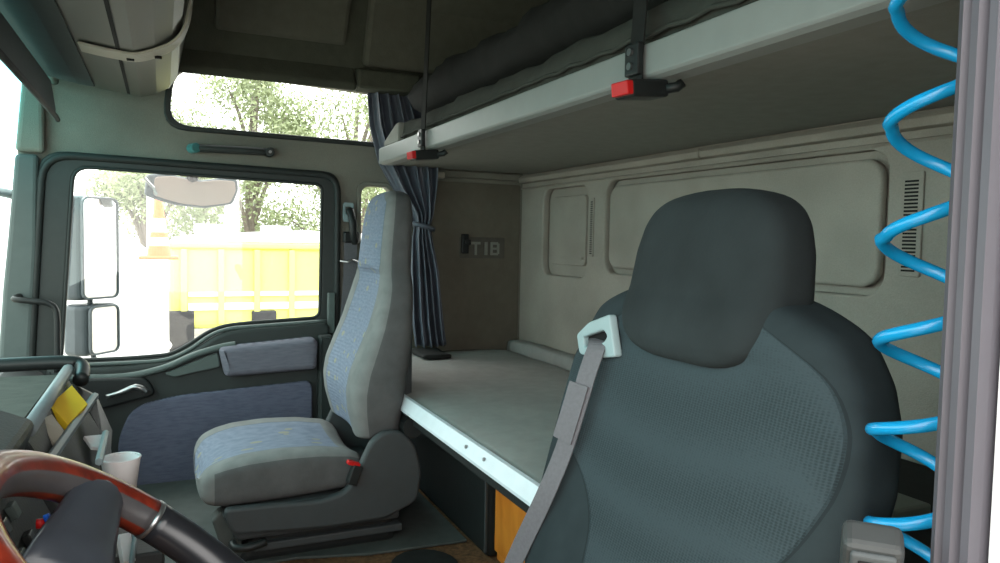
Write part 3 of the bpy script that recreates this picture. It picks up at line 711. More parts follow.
# ================================================================= PASSENGER SEAT
t = thing('passenger_seat', (2.07, -.33, FL), 'grey passenger seat with blue flecked cloth and integral headrest', 'seat')
XC = 2.075
kb = [  # z, yfront, yrear, half width
    (-.535, -.450, -.590, .195), (-.50, -.440, -.592, .207), (-.46, -.428, -.598, .215), (-.41, -.422, -.604, .22), (-.36, -.430, -.610, .222), (-.30, -.455, -.618, .22), (-.24, -.482, -.620, .217), (-.18, -.502, -.622, .210),
    (-.13, -.516, -.624, .194), (-.095, -.522, -.625, .165), (-.06, -.524, -.630, .150), (.0, -.530, -.634, .144), (.06, -.538, -.636, .138), (.10, -.547, -.634, .126), (.125, -.562, -.630, .10), (.136, -.588, -.612, .04)]
secs = []
for i in range(53):
    z = -.535 + (.136 + .535) * i / 52
    yf, yr, a = interp(kb, z)
    body = z < -.09
    secs.append(dict(c=(XC, (yf + yr) / 2, z), a=a, b=(yf - yr) / 2, e=.55 if body else .6, k=.030 if body else .004))
def kseat(u, st, c):
    lim = interp([(-.55, .60), (-.12, .60), (-.07, .80), (.1, .80), (.14, .2)], c.z)[0]
    return (lim - abs(u)) if st > -.05 else -1
bm = bmesh.new(); loft(bm, secs, 64, mask=kseat, mifn=lambda u, st, j, c: 1 if st < .15 else 0); build('backrest', bm, [M['seatcover'], M['seatside']], t, smooth=True, sub=1)
# cushion
kc = [(-.475, -.565, -.655, .20), (-.44, -.545, -.66, .213), (-.36, -.532, -.665, .218), (-.27, -.528, -.67, .220), (-.18, -.534, -.672, .220), (-.135, -.545, -.672, .216), (-.10, -.560, -.668, .206), (-.08, -.585, -.655, .188), (-.072, -.61, -.635, .16)]
secs = []
for i in range(33):
    y = -.475 + (.403) * i / 32
    zt, zb, a = interp(kc, y)
    secs.append(dict(c=(XC, y, (zt + zb) / 2), a=a, b=(zt - zb) / 2, e=.45, k=.030))
bm = bmesh.new(); loft(bm, secs, 64, axis='y', mask=lambda u, st, c: ((.64 - abs(u)) if (st > .1 or c.y > -.10) else -1) if c.y < -.0 and c.y > -.43 else -1,
                       mifn=lambda u, st, j, c: 1 if st < .42 and c.y < -.11 else 0)
build('cushion', bm, [M['seatcover'], M['seatside']], t, smooth=True, sub=1)
# plastic side cover (near side and far side) + shell under the cushion
cov = [AX(px, py, 1.85) for px, py in ((222, 508), (232, 534), (330, 526), (385, 517), (416, 500), (421, 470), (414, 443), (400, 430), (383, 430), (370, 440), (357, 468), (345, 490), (320, 499), (270, 503))]
for x0 in (1.838, 2.285):
    bm = plate(rpoly([(p.y, p.z) for p in cov], .02), [], .028, onX(x0 + .012), .009); build('side_cover', bm, M['seatplastic'], t)
bm = bmesh.new(); prism(bm, [(1.86, -.125, -.675), (1.86, -.16, -.745), (1.86, -.57, -.745), (1.86, -.57, -.655), (1.86, -.15, -.665)], (.42, 0, 0)); build('seat_pan', bm, M['seatplastic'], t, bevel=.01)
bm = bmesh.new(); prism(bm, [(1.89, -.20, -.735), (1.89, -.16, FL + .002), (1.89, -.57, FL + .002), (1.89, -.56, -.735)], (.37, 0, 0)); build('pedestal', bm, M['dash'], t, bevel=.02, seg=3)
bm = bmesh.new(); box(bm, (1.87, -.20, -.782), (2.28, -.58, -.762)); build('slide_rail', bm, M['seatplastic'], t, bevel=.004)
bm = bmesh.new(); prism(bm, [(1.90, -.125, -.68), (1.90, -.105, -.70), (1.90, -.135, -.80), (1.90, -.18, -.80), (1.90, -.165, -.70)], (.05, 0, 0)); build('front_strut', bm, M['rubbermat'], t, bevel=.006)
bm = bmesh.new(); tube(bm, catmull([(1.86, -.15, -.745), (1.835, -.155, -.748), (1.825, -.185, -.748), (1.83, -.225, -.742)], 4), .010, 8); build('lever', bm, M['black'], t, smooth=True, label='black adjusting lever')
bm = bmesh.new(); box(bm, (1.815, -.425, -.625), (1.84, -.452, -.575), rot=Matrix.Rotation(.35, 3, 'X')); bk = build('buckle', bm, M['black'], t, bevel=.004)
bm = bmesh.new(); box(bm, (1.818, -.419, -.576), (1.837, -.452, -.566), rot=Matrix.Rotation(.35, 3, 'X')); build('release_button', bm, M['red'], bk, bevel=.002, label='red release button')
# recliner behind
bm = bmesh.new(); tube(bm, [(1.85, -.60, -.50), (2.30, -.60, -.50)], .028, 12); build('recliner_bar', bm, M['dash'], t)
bm = bmesh.new(); box(bm, (1.95, -.598, -.47), (2.20, -.63, -.20)); build('back_shell', bm, M['seatplastic'], t, bevel=.012)
# mats on the floor
bm = bmesh.new(); mp_ = [Vector((q.x, max(q.y, -.745), q.z)) for q in (AZ(*p, FL + .002) for p in ((296, 560), (370, 556), (476, 541), (462, 518), (440, 492), (425, 478)))]
prism(bm, [p for p in mp_] + [(2.62, -.74, FL + .002), (2.64, .25, FL + .002), (1.85, .25, FL + .002)], (0, 0, .008)); build('rubber_mat', bm, M['rubbermat'], bevel=.003, label='grey rubber floor mat under the passenger seat', cat='floor mat')
bm = bmesh.new(); c = AZ(425, 568, FL); prism(bm, [(c.x + .10 * math.cos(a) , c.y + .085 * math.sin(a), FL + .002) for a in [i * math.pi / 10 for i in range(20)]], (0, 0, .006)); build('black_pad', bm, M['black2'], bevel=.004, label='small black pad on the brown carpet below the bunk', cat='pad')

# ================================================================= DRIVER SEAT
t = thing('driver_seat', (.775, -.35, FL), 'large dark petrol driver seat with patterned mesh cloth centre', 'seat')
XD = .752
kd = [(-.58, -.455, -.60, .235), (-.50, -.475, -.62, .250), (-.42, -.495, -.635, .262), (-.32, -.53, -.66, .272), (-.24, -.555, -.68, .276), (-.18, -.57, -.69, .270), (-.14, -.58, -.70, .252), (-.115, -.586, -.70, .236), (-.095, -.590, -.70, .222), (-.075, -.596, -.70, .180), (-.06, -.60, -.70, .13), (-.05, -.61, -.69, .06)]
secs = []
for i in range(54):
    z = -.58 + .53 * i / 53; yf, yr, a = interp(kd, z)
    secs.append(dict(c=(XD, (yf + yr) / 2, z), a=a, b=(yf - yr) / 2, e=.52, k=.018 if z < -.12 else .006))
def kdrv(u, st, c):
    if st <= -.02: return -1
    ci = smooth_interp([(-.58, .30), (-.46, .30), (-.38, .34), (-.33, .50), (-.285, .80), (-.25, .98), (-.20, .97), (-.16, .88), (-.12, .70), (-.09, .50)], c.z)
    co_ = smooth_interp([(-.58, -.1), (-.45, .0), (-.41, .18), (-.385, .42), (-.36, .62), (-.32, .80), (-.26, .91), (-.19, .955), (-.13, .90), (-.09, .66)], c.z)
    return ci - u if u > 0 else co_ + u
bm = bmesh.new(); loft(bm, secs, 96, mask=kdrv); back = build('backrest', bm, M['drvcover'], t, smooth=True, sub=1)
kh = [(-.150, -.586, -.66, .055), (-.145, -.578, -.67, .086), (-.135, -.571, -.675, .110), (-.12, -.568, -.68, .129), (-.10, -.570, -.685, .139), (-.08, -.576, -.69, .142), (-.06, -.587, -.692, .143), (-.01, -.595, -.697, .138), (.025, -.603, -.698, .128), (.045, -.610, -.697, .114), (.060, -.622, -.690, .092), (.068, -.636, -.680, .062), (.072, -.65, -.67, .03)]
secs = []
for i in range(31):
    z = -.150 + .222 * i / 30; yf, yr, a = interp(kh, z)
    secs.append(dict(c=(XD - .004, (yf + yr) / 2, z), a=a, b=(yf - yr) / 2, e=.58, k=.004))
bm = bmesh.new(); loft(bm, secs, 64); build('headrest', bm, M['drvhead'], t, smooth=True, sub=1)
# cushion, mostly under the frame
secs = []
for i in range(25):
    y = -.50 + .38 * i / 24
    zt, zb, a = interp([(-.50, -.53, -.63, .22), (-.40, -.52, -.64, .235), (-.22, -.515, -.64, .24), (-.15, -.53, -.63, .23), (-.12, -.56, -.60, .2)], y)
    secs.append(dict(c=(XD, y, (zt + zb) / 2), a=a, b=(zt - zb) / 2, e=.5, k=.02))
bm = bmesh.new(); loft(bm, secs, 48, axis='y', mask=lambda u, st, c: .6 - abs(u) if st > .1 else -1); build('cushion', bm, M['drvcover'], t, smooth=True, sub=1)
bm = bmesh.new(); box(bm, (XD - .20, -.50, FL + .002), (XD + .20, -.16, -.635)); build('pedestal', bm, M['dash'], t, bevel=.02, seg=3)
# belt guide plate near the inner shoulder
PG = -.583
gpoly = [AY(px, py, PG) for px, py in ((580, 334), (592, 322), (613, 314), (619, 357), (600, 358), (583, 354))]
ghole = [AY(px, py, PG) for px, py in ((587, 337), (607, 330), (611, 336), (607, 342), (588, 347))]
bm = plate(rpoly([(p.x, p.z) for p in gpoly], .006), [rpoly([(p.x, p.z) for p in ghole], .004)], .014, onY(PG), .003)
gd = build('belt_guide', bm, M['guide'], t, label='pale grey belt guide plate')
bm = plate(rpoly([(p.x, p.z) for p in ghole], .004), [], .004, onY(PG - .004)); build('guide_slot', bm, M['darkgap'], gd)
a0 = AY(600, 338, -.578)
bpts = [AY(599, 339, -.590), AY(597, 346, -.570), AY(588, 372, -.556), AY(576, 412, -.540), AY(562, 455, -.525), AY(543, 500, -.505), AY(517, 555, -.485), AY(490, 620, -.46)]
bm = bmesh.new(); strap(bm, catmull(bpts, 6), .028, .0025, [(.85, .5, 0)] * 43); build('seat_belt', bm, M['beltgrey'], t, label='grey belt webbing')
bm = bmesh.new(); bp_ = catmull(bpts, 6); strap(bm, [p + Vector((.004, .006, 0)) for p in bp_[14:23]], .031, .004, [(.85, .5, 0)] * 9); build('belt_sleeve', bm, M['beltgrey'], t)
# buckle at the door side
bc = AY(872, 546, -.44)
tb = thing('seat_belt_buckle', bc + Vector((0, 0, -.09)), 'grey seat belt buckle with white button between driver seat and blue hose', 'buckle')
Rb = Matrix.Rotation(math.radians(42), 3, 'Z') @ Matrix.Rotation(math.radians(-28), 3, 'X')
def bb(name, a, b, m, bev=.004, label=None, parent=tb):
    bm = bmesh.new(); box(bm, a, b)
    for v in bm.verts: v.co = Rb @ v.co + bc
    return build(name, bm, m, parent, bevel=bev, seg=3, label=label)
bb('housing', (-.019, -.013, -.09), (.019, .013, .012), M['buckgrey'], .006)
bb('frame', (-.014, .012, -.03), (.014, .017, .008), M['seatplastic'], .003)
bb('slot', (-.009, .016, -.004), (.009, .0182, .003), M['darkgap'], .001)
bb('release_button', (-.010, .016, -.028), (.010, .020, -.007), M['white'], .002, 'white release button')

# ================================================================= BLUE COIL HOSE
bm = bmesh.new(); pts = []
zl = [.40, .305, .208, .107, .008, -.084, -.166, -.252, -.34, -.43, -.52]       # heights of the turns' left ends
left = Vector((.81, .585, 0)); fwd = Vector((.585, -.81, 0)); cen = Vector((.434, -.611, 0))
ns = 36
for k in range(len(zl) - 1):
    for i in range(ns):
        s = i / ns; a = 2 * math.pi * s
        z = zl[k] + (zl[k + 1] - zl[k]) * (s + .06 * math.sin(math.pi * s))
        r = .0365 + .002 * math.sin(k * 1.7)
        pts.append(cen + left * (r * math.cos(a)) + fwd * (r * math.sin(a)) + Vector((.002 * math.sin(k * 2.1 + s * 3), 0, z)))
pts.append(cen + left * .0375 + Vector((0, 0, zl[-1])))
pts = [Vector((.36, -.62, .60)), Vector((.40, -.61, .50)), Vector((.46, -.59, .43))] + pts + [Vector((.44, -.60, -.58)), Vector((.42, -.62, -.70)), Vector((.42, -.62, -.80))]
tube(bm, pts, .0058, 12); build('coiled_air_hose', bm, M['hose'], smooth=True, label='light blue coiled air hose hanging behind the driver seat by the door jamb', cat='hose')

# ================================================================= STEERING WHEEL
t = thing('steering_wheel', (.752, .0, -.34), 'steering wheel with red wood and dark leather rim in the bottom left corner', 'steering wheel')
Cw = Vector((.752, .0025, -.347)); tilt = math.radians(40.3); U = Vector((1, 0, 0)); V = Vector((0, math.cos(tilt), math.sin(tilt))); W = U.cross(V)
Rw, rw = .193, .0225
def rimseg(a0, a1, fn, nn=40, m=24, rr=rw):
    bm = bmesh.new(); rings = []
    for i in range(nn + 1):
        a = math.radians(a0 + (a1 - a0) * i / nn); d = U * math.cos(a) + V * math.sin(a)
        ring = []
        for k in range(m):
            b = 2 * math.pi * k / m
            ring.append(bm.verts.new(Cw + d * (Rw + rr * math.cos(b)) + W * (rr * math.sin(b))))
        rings.append(ring)
    for A, B in zip(rings, rings[1:]):
        for k in range(m):
            b = math.degrees(2 * math.pi * (k + .5) / m)
            bm.faces.new([A[k], A[(k + 1) % m], B[(k + 1) % m], B[k]]).material_index = fn(b)
    bm.faces.new(rings[0]); bm.faces.new(rings[-1])
    return bm
# cross section angle b: 0 = outwards, 90 = towards the driver
build('rim_wood', rimseg(6, 174, lambda b: 0 if (0 < b < 140 or 202 < b < 250) else 1, 60), [M['red_wood'], M['rimleather']], t, smooth=True, label='red brown wood rim section')
build('rim_leather', rimseg(176, 364, lambda b: 0, 60, rr=rw * 1.02), M['leather'], t, smooth=True, label='dark leather rim section')
for a in (5, 175): build('rim_ring', rimseg(a - .9, a + .9, lambda b: 0, 2, rr=rw * 1.05), M['metal'], t, smooth=True)
for a in (27, 153, 270):
    skew = .075 if a != 270 else 0
    d = U * math.cos(math.radians(a)) + V * math.sin(math.radians(a)); e = W.cross(d)
    bm = bmesh.new(); rings = []
    for s, wd, th, dp in ((.03, .056, .018, -.035), (.08, .050, .018, -.024), (.12, .043, .018, -.012), (.155, .038, .017, -.002), (.178, .038, .015, .005), (.192, .046, .012, .009)):
        c = Cw + d * s + W * dp + V * skew * (1 - s / .196)
        rings.append([bm.verts.new(c + e * (wd * .92 * math.cos(q)) + W * (th * math.sin(q))) for q in [k * math.pi / 8 for k in range(16)]])
    for A, B in zip(rings, rings[1:]):
        for k in range(16): bm.faces.new([A[k], A[(k + 1) % 16], B[(k + 1) % 16], B[k]])
    bm.faces.new(rings[0]); bm.faces.new(rings[-1]); build('spoke', bm, M['spoke'], t, smooth=True)
bm = bmesh.new(); rings = []
for h, r in ((-.07, .06), (-.06, .085), (-.03, .088), (-.018, .078), (-.012, .04), (-.011, .005)):
    rings.append([bm.verts.new(Cw + (U * math.cos(q) + V * math.sin(q)) * r + W * h) for q in [k * math.pi / 16 for k in range(32)]])
for A, B in zip(rings, rings[1:]):
    for k in range(32): bm.faces.new([A[k], A[(k + 1) % 32], B[(k + 1) % 32], B[k]])
bm.faces.new(rings[0]); bm.faces.new(rings[-1]); build('hub', bm, M['spoke'], t, smooth=True)
bm = bmesh.new(); tube(bm, [Cw + W * -.06, Cw + W * -.26], [.03, .035], 16); build('column', bm, M['dash'], t, smooth=True)

# ================================================================= DASHBOARD
t = thing('dashboard', (1.5, .35, FL), 'dark dashboard with instrument binnacle and centre console at the left edge', 'dashboard')
bm = bmesh.new()   # passenger side dash
prism(bm, [(1.70, .31, FL + .002), (1.70, .31, -.47), (1.70, .34, -.425), (1.70, .42, -.41), (1.70, .47, -.415), (1.70, .47, FL + .002)], (.93, 0, 0)); build('passenger_section', bm, M['dash'], t, bevel=.02, seg=3)
bm = bmesh.new()   # centre console, sloped face towards the seats
prism(bm, [(1.18, .175, -.285), (1.18, .098, -.435), (1.18, .085, -.52), (1.18, .11, FL + .002), (1.18, .50, FL + .002), (1.18, .54, -.33), (1.18, .45, -.285)], (.50, 0, 0)); build('centre_console', bm, M['dash'], t, bevel=.012, seg=3)
bm = bmesh.new()   # instrument section
prism(bm, [(.36, .155, -.255), (.36, .175, -.305), (.36, .12, -.43), (.36, .16, -.56), (.36, .48, -.56), (.36, .52, -.33), (.36, .35, -.24), (.36, .20, -.235)], (.80, 0, 0)); build('instrument_binnacle', bm, M['dash'], t, bevel=.012, seg=3)
# ribbed tray on top of the console: mat + raised rims
bm = bmesh.new(); box(bm, (1.20, .19, -.286), (1.66, .44, -.279)); build('tray_mat', bm, M['traymat'], t, label='grey ribbed mat in the top tray')
bm = bmesh.new(); tube(bm, [(1.19, .172, -.276), (1.67, .172, -.272)], .011, 10); build('tray_edge', bm, M['trayedge'], t, smooth=True, label='pale grey tray edge')
bm = bmesh.new(); tube(bm, catmull([(1.64, .148, -.290), (1.69, .150, -.270), (1.70, .18, -.262), (1.70, .30, -.262), (1.70, .45, -.262)], 4), .014, 10); build('tray_rim', bm, M['black'], t, smooth=True)
# instrument details: buttons and pilot lights
random.seed(4)
n_ = Vector((0, -.125, .055)).normalized()
for r_ in range(3):
    for c_ in range(4):
        x = .84 + c_ * .055; s = (r_ + .6) / 3.4
        y = .175 + (.12 - .175) * s; z = -.305 + (-.43 + .305) * s
        bm = bmesh.new(); c = Vector((x, y - .004, z)); box(bm, c - Vector((.011, .005, .009)), c + Vector((.011, .005, .009)), rot=Matrix.Rotation(-.41, 3, 'X'))
        build('rocker_switch', bm, M['doorpanel2'] if (r_ + c_) % 3 == 0 else M['black'], t, bevel=.002)
p = AX(45, 523, .93)
bm = bmesh.new(); tube(bm, [(p.x, p.y + .008, p.z), (p.x, p.y, p.z)], .0055, 12); kn = build('knob', bm, M['red'], t, smooth=True, label='red knob')
bm = bmesh.new(); tube(bm, [(p.x, p.y + .0, p.z + .004), (p.x, p.y - .005, p.z + .006)], .005, 12); build('knob_cap', bm, M['button_blue'], kn, smooth=True, label='blue cap')
# console shelf dividers in grey
def seg_on_face(px0, py0, px1, py1, x0, x1, r, name, m, parent=t):
    bm = bmesh.new(); tube(bm, [AX(px0, py0, x0), AX(px1, py1, x1)], r, 6); return build(name, bm, m, parent, smooth=False, bevel=.001)
seg_on_face(95, 396, 48, 462, 1.62, 1.18, .0075, 'shelf_divider', M['trayedge'])
seg_on_face(106, 433, 99, 462, 1.42, 1.22, .006, 'shelf_divider', M['trayedge'])
bm = bmesh.new(); prism(bm, [AX(*q) for q in ((76, 386, 1.64), (96, 396, 1.62), (112, 432, 1.56), (109, 474, 1.40), (100, 478, 1.38), (100, 430, 1.5))], (.012, .0, .0)); build('console_cheek', bm, M['black'], t)
# loose things in the console
def slab(name, corners, th, m, label, cat):
    bm = bmesh.new(); nrm = (corners[1] - corners[0]).cross(corners[2] - corners[0]).normalized(); prism(bm, corners, nrm * th); return build(name, bm, m, bevel=.001, label=label, cat=cat)
slab('notepad', [AX(50, 404, 1.42), AX(72, 385, 1.50), AX(88, 404, 1.46), AX(68, 425, 1.38)], .012, M['yellow'], 'yellow paper pad leaning in the dashboard console', 'notepad')
slab('paper_bundle', [AX(38, 420, 1.33), AX(52, 414, 1.36), AX(64, 430, 1.32), AX(56, 446, 1.28)], .014, M['strip'], 'crumpled pale papers below the yellow pad', 'papers')
slab('white_card', [AX(84, 436, 1.40), AX(104, 434, 1.42), AX(102, 448, 1.38), AX(92, 447, 1.36)], .006, M['offwhite'], 'small white card in the console shelf above the steering wheel', 'card')
# white cup beside the console
t = thing('white_cup', (1.36, .06, -.47), 'white plastic cup standing at the console edge above the steering wheel rim', 'cup')
cc = AX(121, 474, 1.33); bm = bmesh.new(); rings = []
for h, r in ((-.035, .021), (.024, .029), (.028, .030), (.028, .027), (-.028, .019)):
    rings.append([bm.verts.new(cc + Vector((r * math.cos(q), r * math.sin(q), h))) for q in [k * math.pi / 14 for k in range(28)]])
for A, B in zip(rings, rings[1:]):
    for k in range(28): bm.faces.new([A[k], A[(k + 1) % 28], B[(k + 1) % 28], B[k]])
bm.faces.new(rings[0]); bm.faces.new(rings[-1]); build('body', bm, M['offwhite'], t, smooth=True)
bm = bmesh.new(); tube(bm, [cc + Vector((.0285 * math.cos(q), .0285 * math.sin(q), .027)) for q in [k * math.pi / 12 for k in range(24)]], .002, 6, closed=True); build('rim', bm, M['offwhite'], t, smooth=True)
bm = bmesh.new(); box(bm, (1.27, .0, -.53), (1.40, .12, -.506)); build('cup_shelf', bm, M['dash'], bpy.data.objects['dashboard'], bevel=.004)
slab('folded_paper', [AX(119, 534, 1.2), AX(131, 532, 1.22), AX(136, 560, 1.16), AX(124, 562, 1.14)], .008, M['offwhite'], 'folded white paper seen through the steering wheel', 'paper')
bm = bmesh.new(); tube(bm, [AX(136, 530, 1.22), AX(130, 575, 1.10)], .004, 6); build('bezel', bm, M['trayedge'], bpy.data.objects['dashboard'], smooth=True)

# ================================================================= OUTSIDE MIRRORS
def mirror(name, label, z0, z1, gx, px0=58, px1=118, group='mirrors on the passenger side arm'):
    """housing with its glass turned towards the driver and backwards; gx = pixel column where glass and housing meet"""
    zc = (z0 + z1) / 2
    yl = AX(px0, 250, 3.02).y; ya = AX(gx, 250, 2.97).y; yb = AX(px1, 250, 3.08).y
    t = thing(name, (3.03, (yl + yb) / 2, z0), label, 'mirror', group)
    bm = bmesh.new(); prism(bm, [(x, y, z0) for x, y in ((2.972, ya), (2.985, (ya + yl) / 2), (3.02, yl), (3.08, yl - .01), (3.13, ya - .02), (3.12, yb + .02), (3.082, yb))], (0, 0, z1 - z0))
    build('housing', bm, M['mirrorhouse'], t, bevel=.018, seg=4)
    a = Vector((2.972, ya - .006, 0)); b = Vector((3.080, yb + .003, 0)); d = (b - a); w = d.length; d.normalize(); n = Vector((d.y, -d.x, 0))
    if n.x > 0: n = -n
    bm = plate(rrect(.004, z0 + .008, w - .004, z1 - .008, .022), [], .006, lambda u, v, q: tuple(a + d * u + n * (q + .002) + Vector((0, 0, v))), .001)
    g = build('mirror_glass', bm, M['mirror'], t)
    bm = plate(rrect(.0, z0 + .003, w + .002, z1 - .003, .026), [rrect(.006, z0 + .010, w - .006, z1 - .010, .020)], .012, lambda u, v, q: tuple(a + d * u + n * (q + .003) + Vector((0, 0, v))), .001)
    build('glass_rim', bm, M['mirrorhouse'], t)
    return t
t = mirror('side_mirror', 'tall grey side mirror outside the passenger window', -.243, .128, 79)
bm = bmesh.new(); tube(bm, [(3.05, .242, -.243), (3.05, .242, -.262)], .009, 8); build('arm', bm, M['mirrorhouse'], t)
bm = bmesh.new(); tube(bm, catmull([(3.08, .32, .06), (2.98, .40, .10), (2.85, .46, .12), (2.76, .48, .12)], 4), .015, 8); build('arm', bm, M['mirrorhouse'], t, smooth=True)
t = mirror('wide_angle_mirror', 'small grey wide angle mirror below the tall side mirror', -.443, -.260, 86, 62, 118)
bm = bmesh.new(); tube(bm, catmull([(3.05, .235, -.44), (3.05, .235, -.50), (2.95, .32, -.52), (2.76, .42, -.52)], 4), .009, 8); build('arm', bm, M['mirrorhouse'], t, smooth=True)
t = thing('kerb_mirror', (3.0, -.10, .11), 'beige backed kerb mirror hanging over the top of the passenger window', 'mirror')
kp = [(px, py) for px, py in ((146, 174), (165, 173), (200, 180), (218, 178), (238, 179), (239, 190), (233, 204), (205, 208), (175, 205), (158, 200), (144, 195))]
kp = [(AX(*q, 3.0).y, AX(*q, 3.0).z) for q in kp]
bm = plate(rpoly(kp, .012), [], .04, onX(3.03), .01); build('housing', bm, M['mirrorhouse'], t)
kc_ = (sum(p[0] for p in kp) / len(kp), sum(p[1] for p in kp) / len(kp))
bm = plate(rpoly([(kc_[0] + (p[0] - kc_[0]) * .93 - (.018 if p[0] > kc_[0] else 0), kc_[1] + (p[1] - kc_[1]) * .86 - .002) for p in kp], .012), [], .006, onX(3.005), .002); build('mirror_face', bm, M['kerbglass'], t, label='beige mirror face')
bm = bmesh.new(); tube(bm, catmull([(2.76, -.08, .235), (2.90, -.09, .235), (3.0, -.10, .215), (3.03, -.10, .19)], 4), .02, 8); build('bracket', bm, M['dash'], t, smooth=True)
bm = bmesh.new(); tube(bm, [(3.0, .06, .20), (2.99, .03, .165), (2.99, .02, .14)], .006, 6); build('stay', bm, M['metal'], t)

# ================================================================= OUTSIDE
G = -LIFT
bm = bmesh.new(); NG = 30
box(bm, (-25, -40, G - .05), (60, 40, G)); build('ground', bm, M['ground'], kind='structure')
# white dome topped tank
t = thing('white_tank', (7.6, .95, G), 'white dome topped tank outside the passenger window beside the mirrors', 'tank')
bm = bmesh.new(); rings = []
for h, r in [(0, 1.07), (.6, 1.07), (1.15, 1.07), (1.5, 1.068), (1.67, 1.05), (1.80, 1.02), (1.92, .97), (2.045, .89), (2.14, .79), (2.23, .66), (2.32, .49), (2.38, .30), (2.41, .15), (2.42, .02)]:
    rings.append([bm.verts.new((7.6 + r * math.cos(q), 1.02 + r * math.sin(q), G + h)) for q in [k * math.pi / 20 for k in range(40)]])
for A, B in zip(rings, rings[1:]):
    for k in range(40): bm.faces.new([A[k], A[(k + 1) % 40], B[(k + 1) % 40], B[k]])
bm.faces.new(rings[0]); bm.faces.new(rings[-1]); build('shell', bm, M['white'], t, smooth=True)
bm = bmesh.new(); tube(bm, [(7.6 + 1.08 * math.cos(q), 1.02 + 1.08 * math.sin(q), G + 1.15) for q in [k * math.pi / 20 for k in range(40)]], .015, 6, closed=True); build('seam_band', bm, M['white'], t, smooth=True)
# yellow container with white lid
t = thing('yellow_container', (10, -1.6, G), 'long yellow waste container with a pale domed lid', 'container')
x0 = 9.2
yA, yB_ = -.06, -3.6; zt = -.14; zb = AX(200, 329, 9.2).z
bm = bmesh.new(); box(bm, (x0, yA, zb), (x0 + 2.2, yB_, zt)); build('body', bm, M['yelcont'], t, bevel=.05)
bm = bmesh.new(); box(bm, (x0 - .05, yA + .04, zt - .02), (x0 + 2.25, yB_ - .04, zt + .05)); build('top_rim', bm, M['yelcont'], t, bevel=.02)
bm = bmesh.new()
for k in range(9):
    y = yA - .12 - k * .40; box(bm, (x0 - .05, y, zb + .05), (x0 + .01, y - .07, zt - .03))
rb = build('side_ribs', bm, M['yelcont'], t, bevel=.01)
bm = bmesh.new(); box(bm, (x0 - .03, yA - .2, zb + .22), (x0 + .0, yB_, zb + .30)); box(bm, (x0 - .03, yA - .2, zb + .38), (x0 + .0, yB_, zb + .43)); build('side_stripe', bm, M['white'], t)
bm = bmesh.new(); prism(bm, [(x0, yA - .02, zt + .05), (x0, yA - .10, zt + .10), (x0, yA - .45, zt + .15), (x0, -1.6, zt + .21), (x0, yB_ + .1, zt + .15), (x0, yB_ + .02, zt + .05)], (2.2, 0, 0)); build('lid', bm, M['white'], t, bevel=.03, label='white domed lid')
for px in (210, 278):
    p = AX(px, 232, x0); bm = bmesh.new(); box(bm, (x0 + .05, p.y + .16, zt + .14), (x0 + .4, p.y - .16, zt + .26)); build('lid_hatch', bm, M['white'], t, bevel=.02)
for px in (180, 263):
    p = AX(px, 325, x0)
    bm = bmesh.new(); tube(bm, [(x0 + .10, p.y, G + .42 if px == 180 else G + .42), (x0 + .45, p.y, G + .42)], .42, 24); w_ = build('wheel', bm, M['wheel'], t, bevel=.04, label='dark grey wheel')
    bm = bmesh.new(); z_ = AX(px, 311, x0 - .06).z; box(bm, (x0 - .06, p.y + .13, zb - .35), (x0 + .2, p.y - .15, z_)); build('foot', bm, M['wheel'], t, bevel=.02)
for k in range(3):
    bm = bmesh.new(); y = -1.9 - k * .7; tube(bm, [(x0 + .1, y, G + .4), (x0 + .45, y, G + .4)], .40, 24); build('wheel', bm, M['wheel'], t, bevel=.04)
# crate with cone, and post
t = thing('white_crate', (6.02, .05, G), 'white block outside under the orange traffic cone', 'block')
bm = bmesh.new(); box(bm, (5.90, .135, G), (6.14, -.03, -.204)); build('body', bm, M['white'], t, bevel=.02)
bm = bmesh.new(); box(bm, (5.89, .14, -.204), (6.15, -.035, -.190)); build('top_slab', bm, M['white'], t, bevel=.005)
t = thing('traffic_cone', (6.02, .03, -.19), 'orange and white traffic cone seen through the passenger window', 'cone')
cc = Vector((6.02, .028, -.19)); H = .46
bm = bmesh.new(); box(bm, cc + Vector((-.12, -.135, 0)), cc + Vector((.12, .135, .025))); build('base', bm, M['coneorange'], t, bevel=.01)
def frust(h0, h1, m, name):
    r = lambda h: .085 - .065 * h / H
    bm = bmesh.new(); tube(bm, [cc + Vector((0, 0, h0)), cc + Vector((0, 0, h1))], [r(h0), r(h1)], 24); return build(name, bm, m, t, smooth=False)
frust(.025, .10, M['coneorange'], 'cone_body'); frust(.10, .16, M['white'], 'white_band'); frust(.16, .20, M['coneorange'], 'cone_section'); frust(.20, .30, M['white'], 'white_band'); frust(.30, H, M['coneorange'], 'cone_tip')
bm = bmesh.new(); tube(bm, [(8.85, .125, G), (8.85, .125, .40)], .035, 12); build('white_post', bm, M['white'], label='thin white post just left of the traffic cone', cat='post', smooth=True)
p = AX(232, 200, 11.8); bm = bmesh.new(); tube(bm, [(11.8, p.y, G), (11.8, p.y, 1.0)], .10, 14); build('pale_pole', bm, M['white'], label='pale thick pole behind the yellow container', cat='pole', smooth=True)
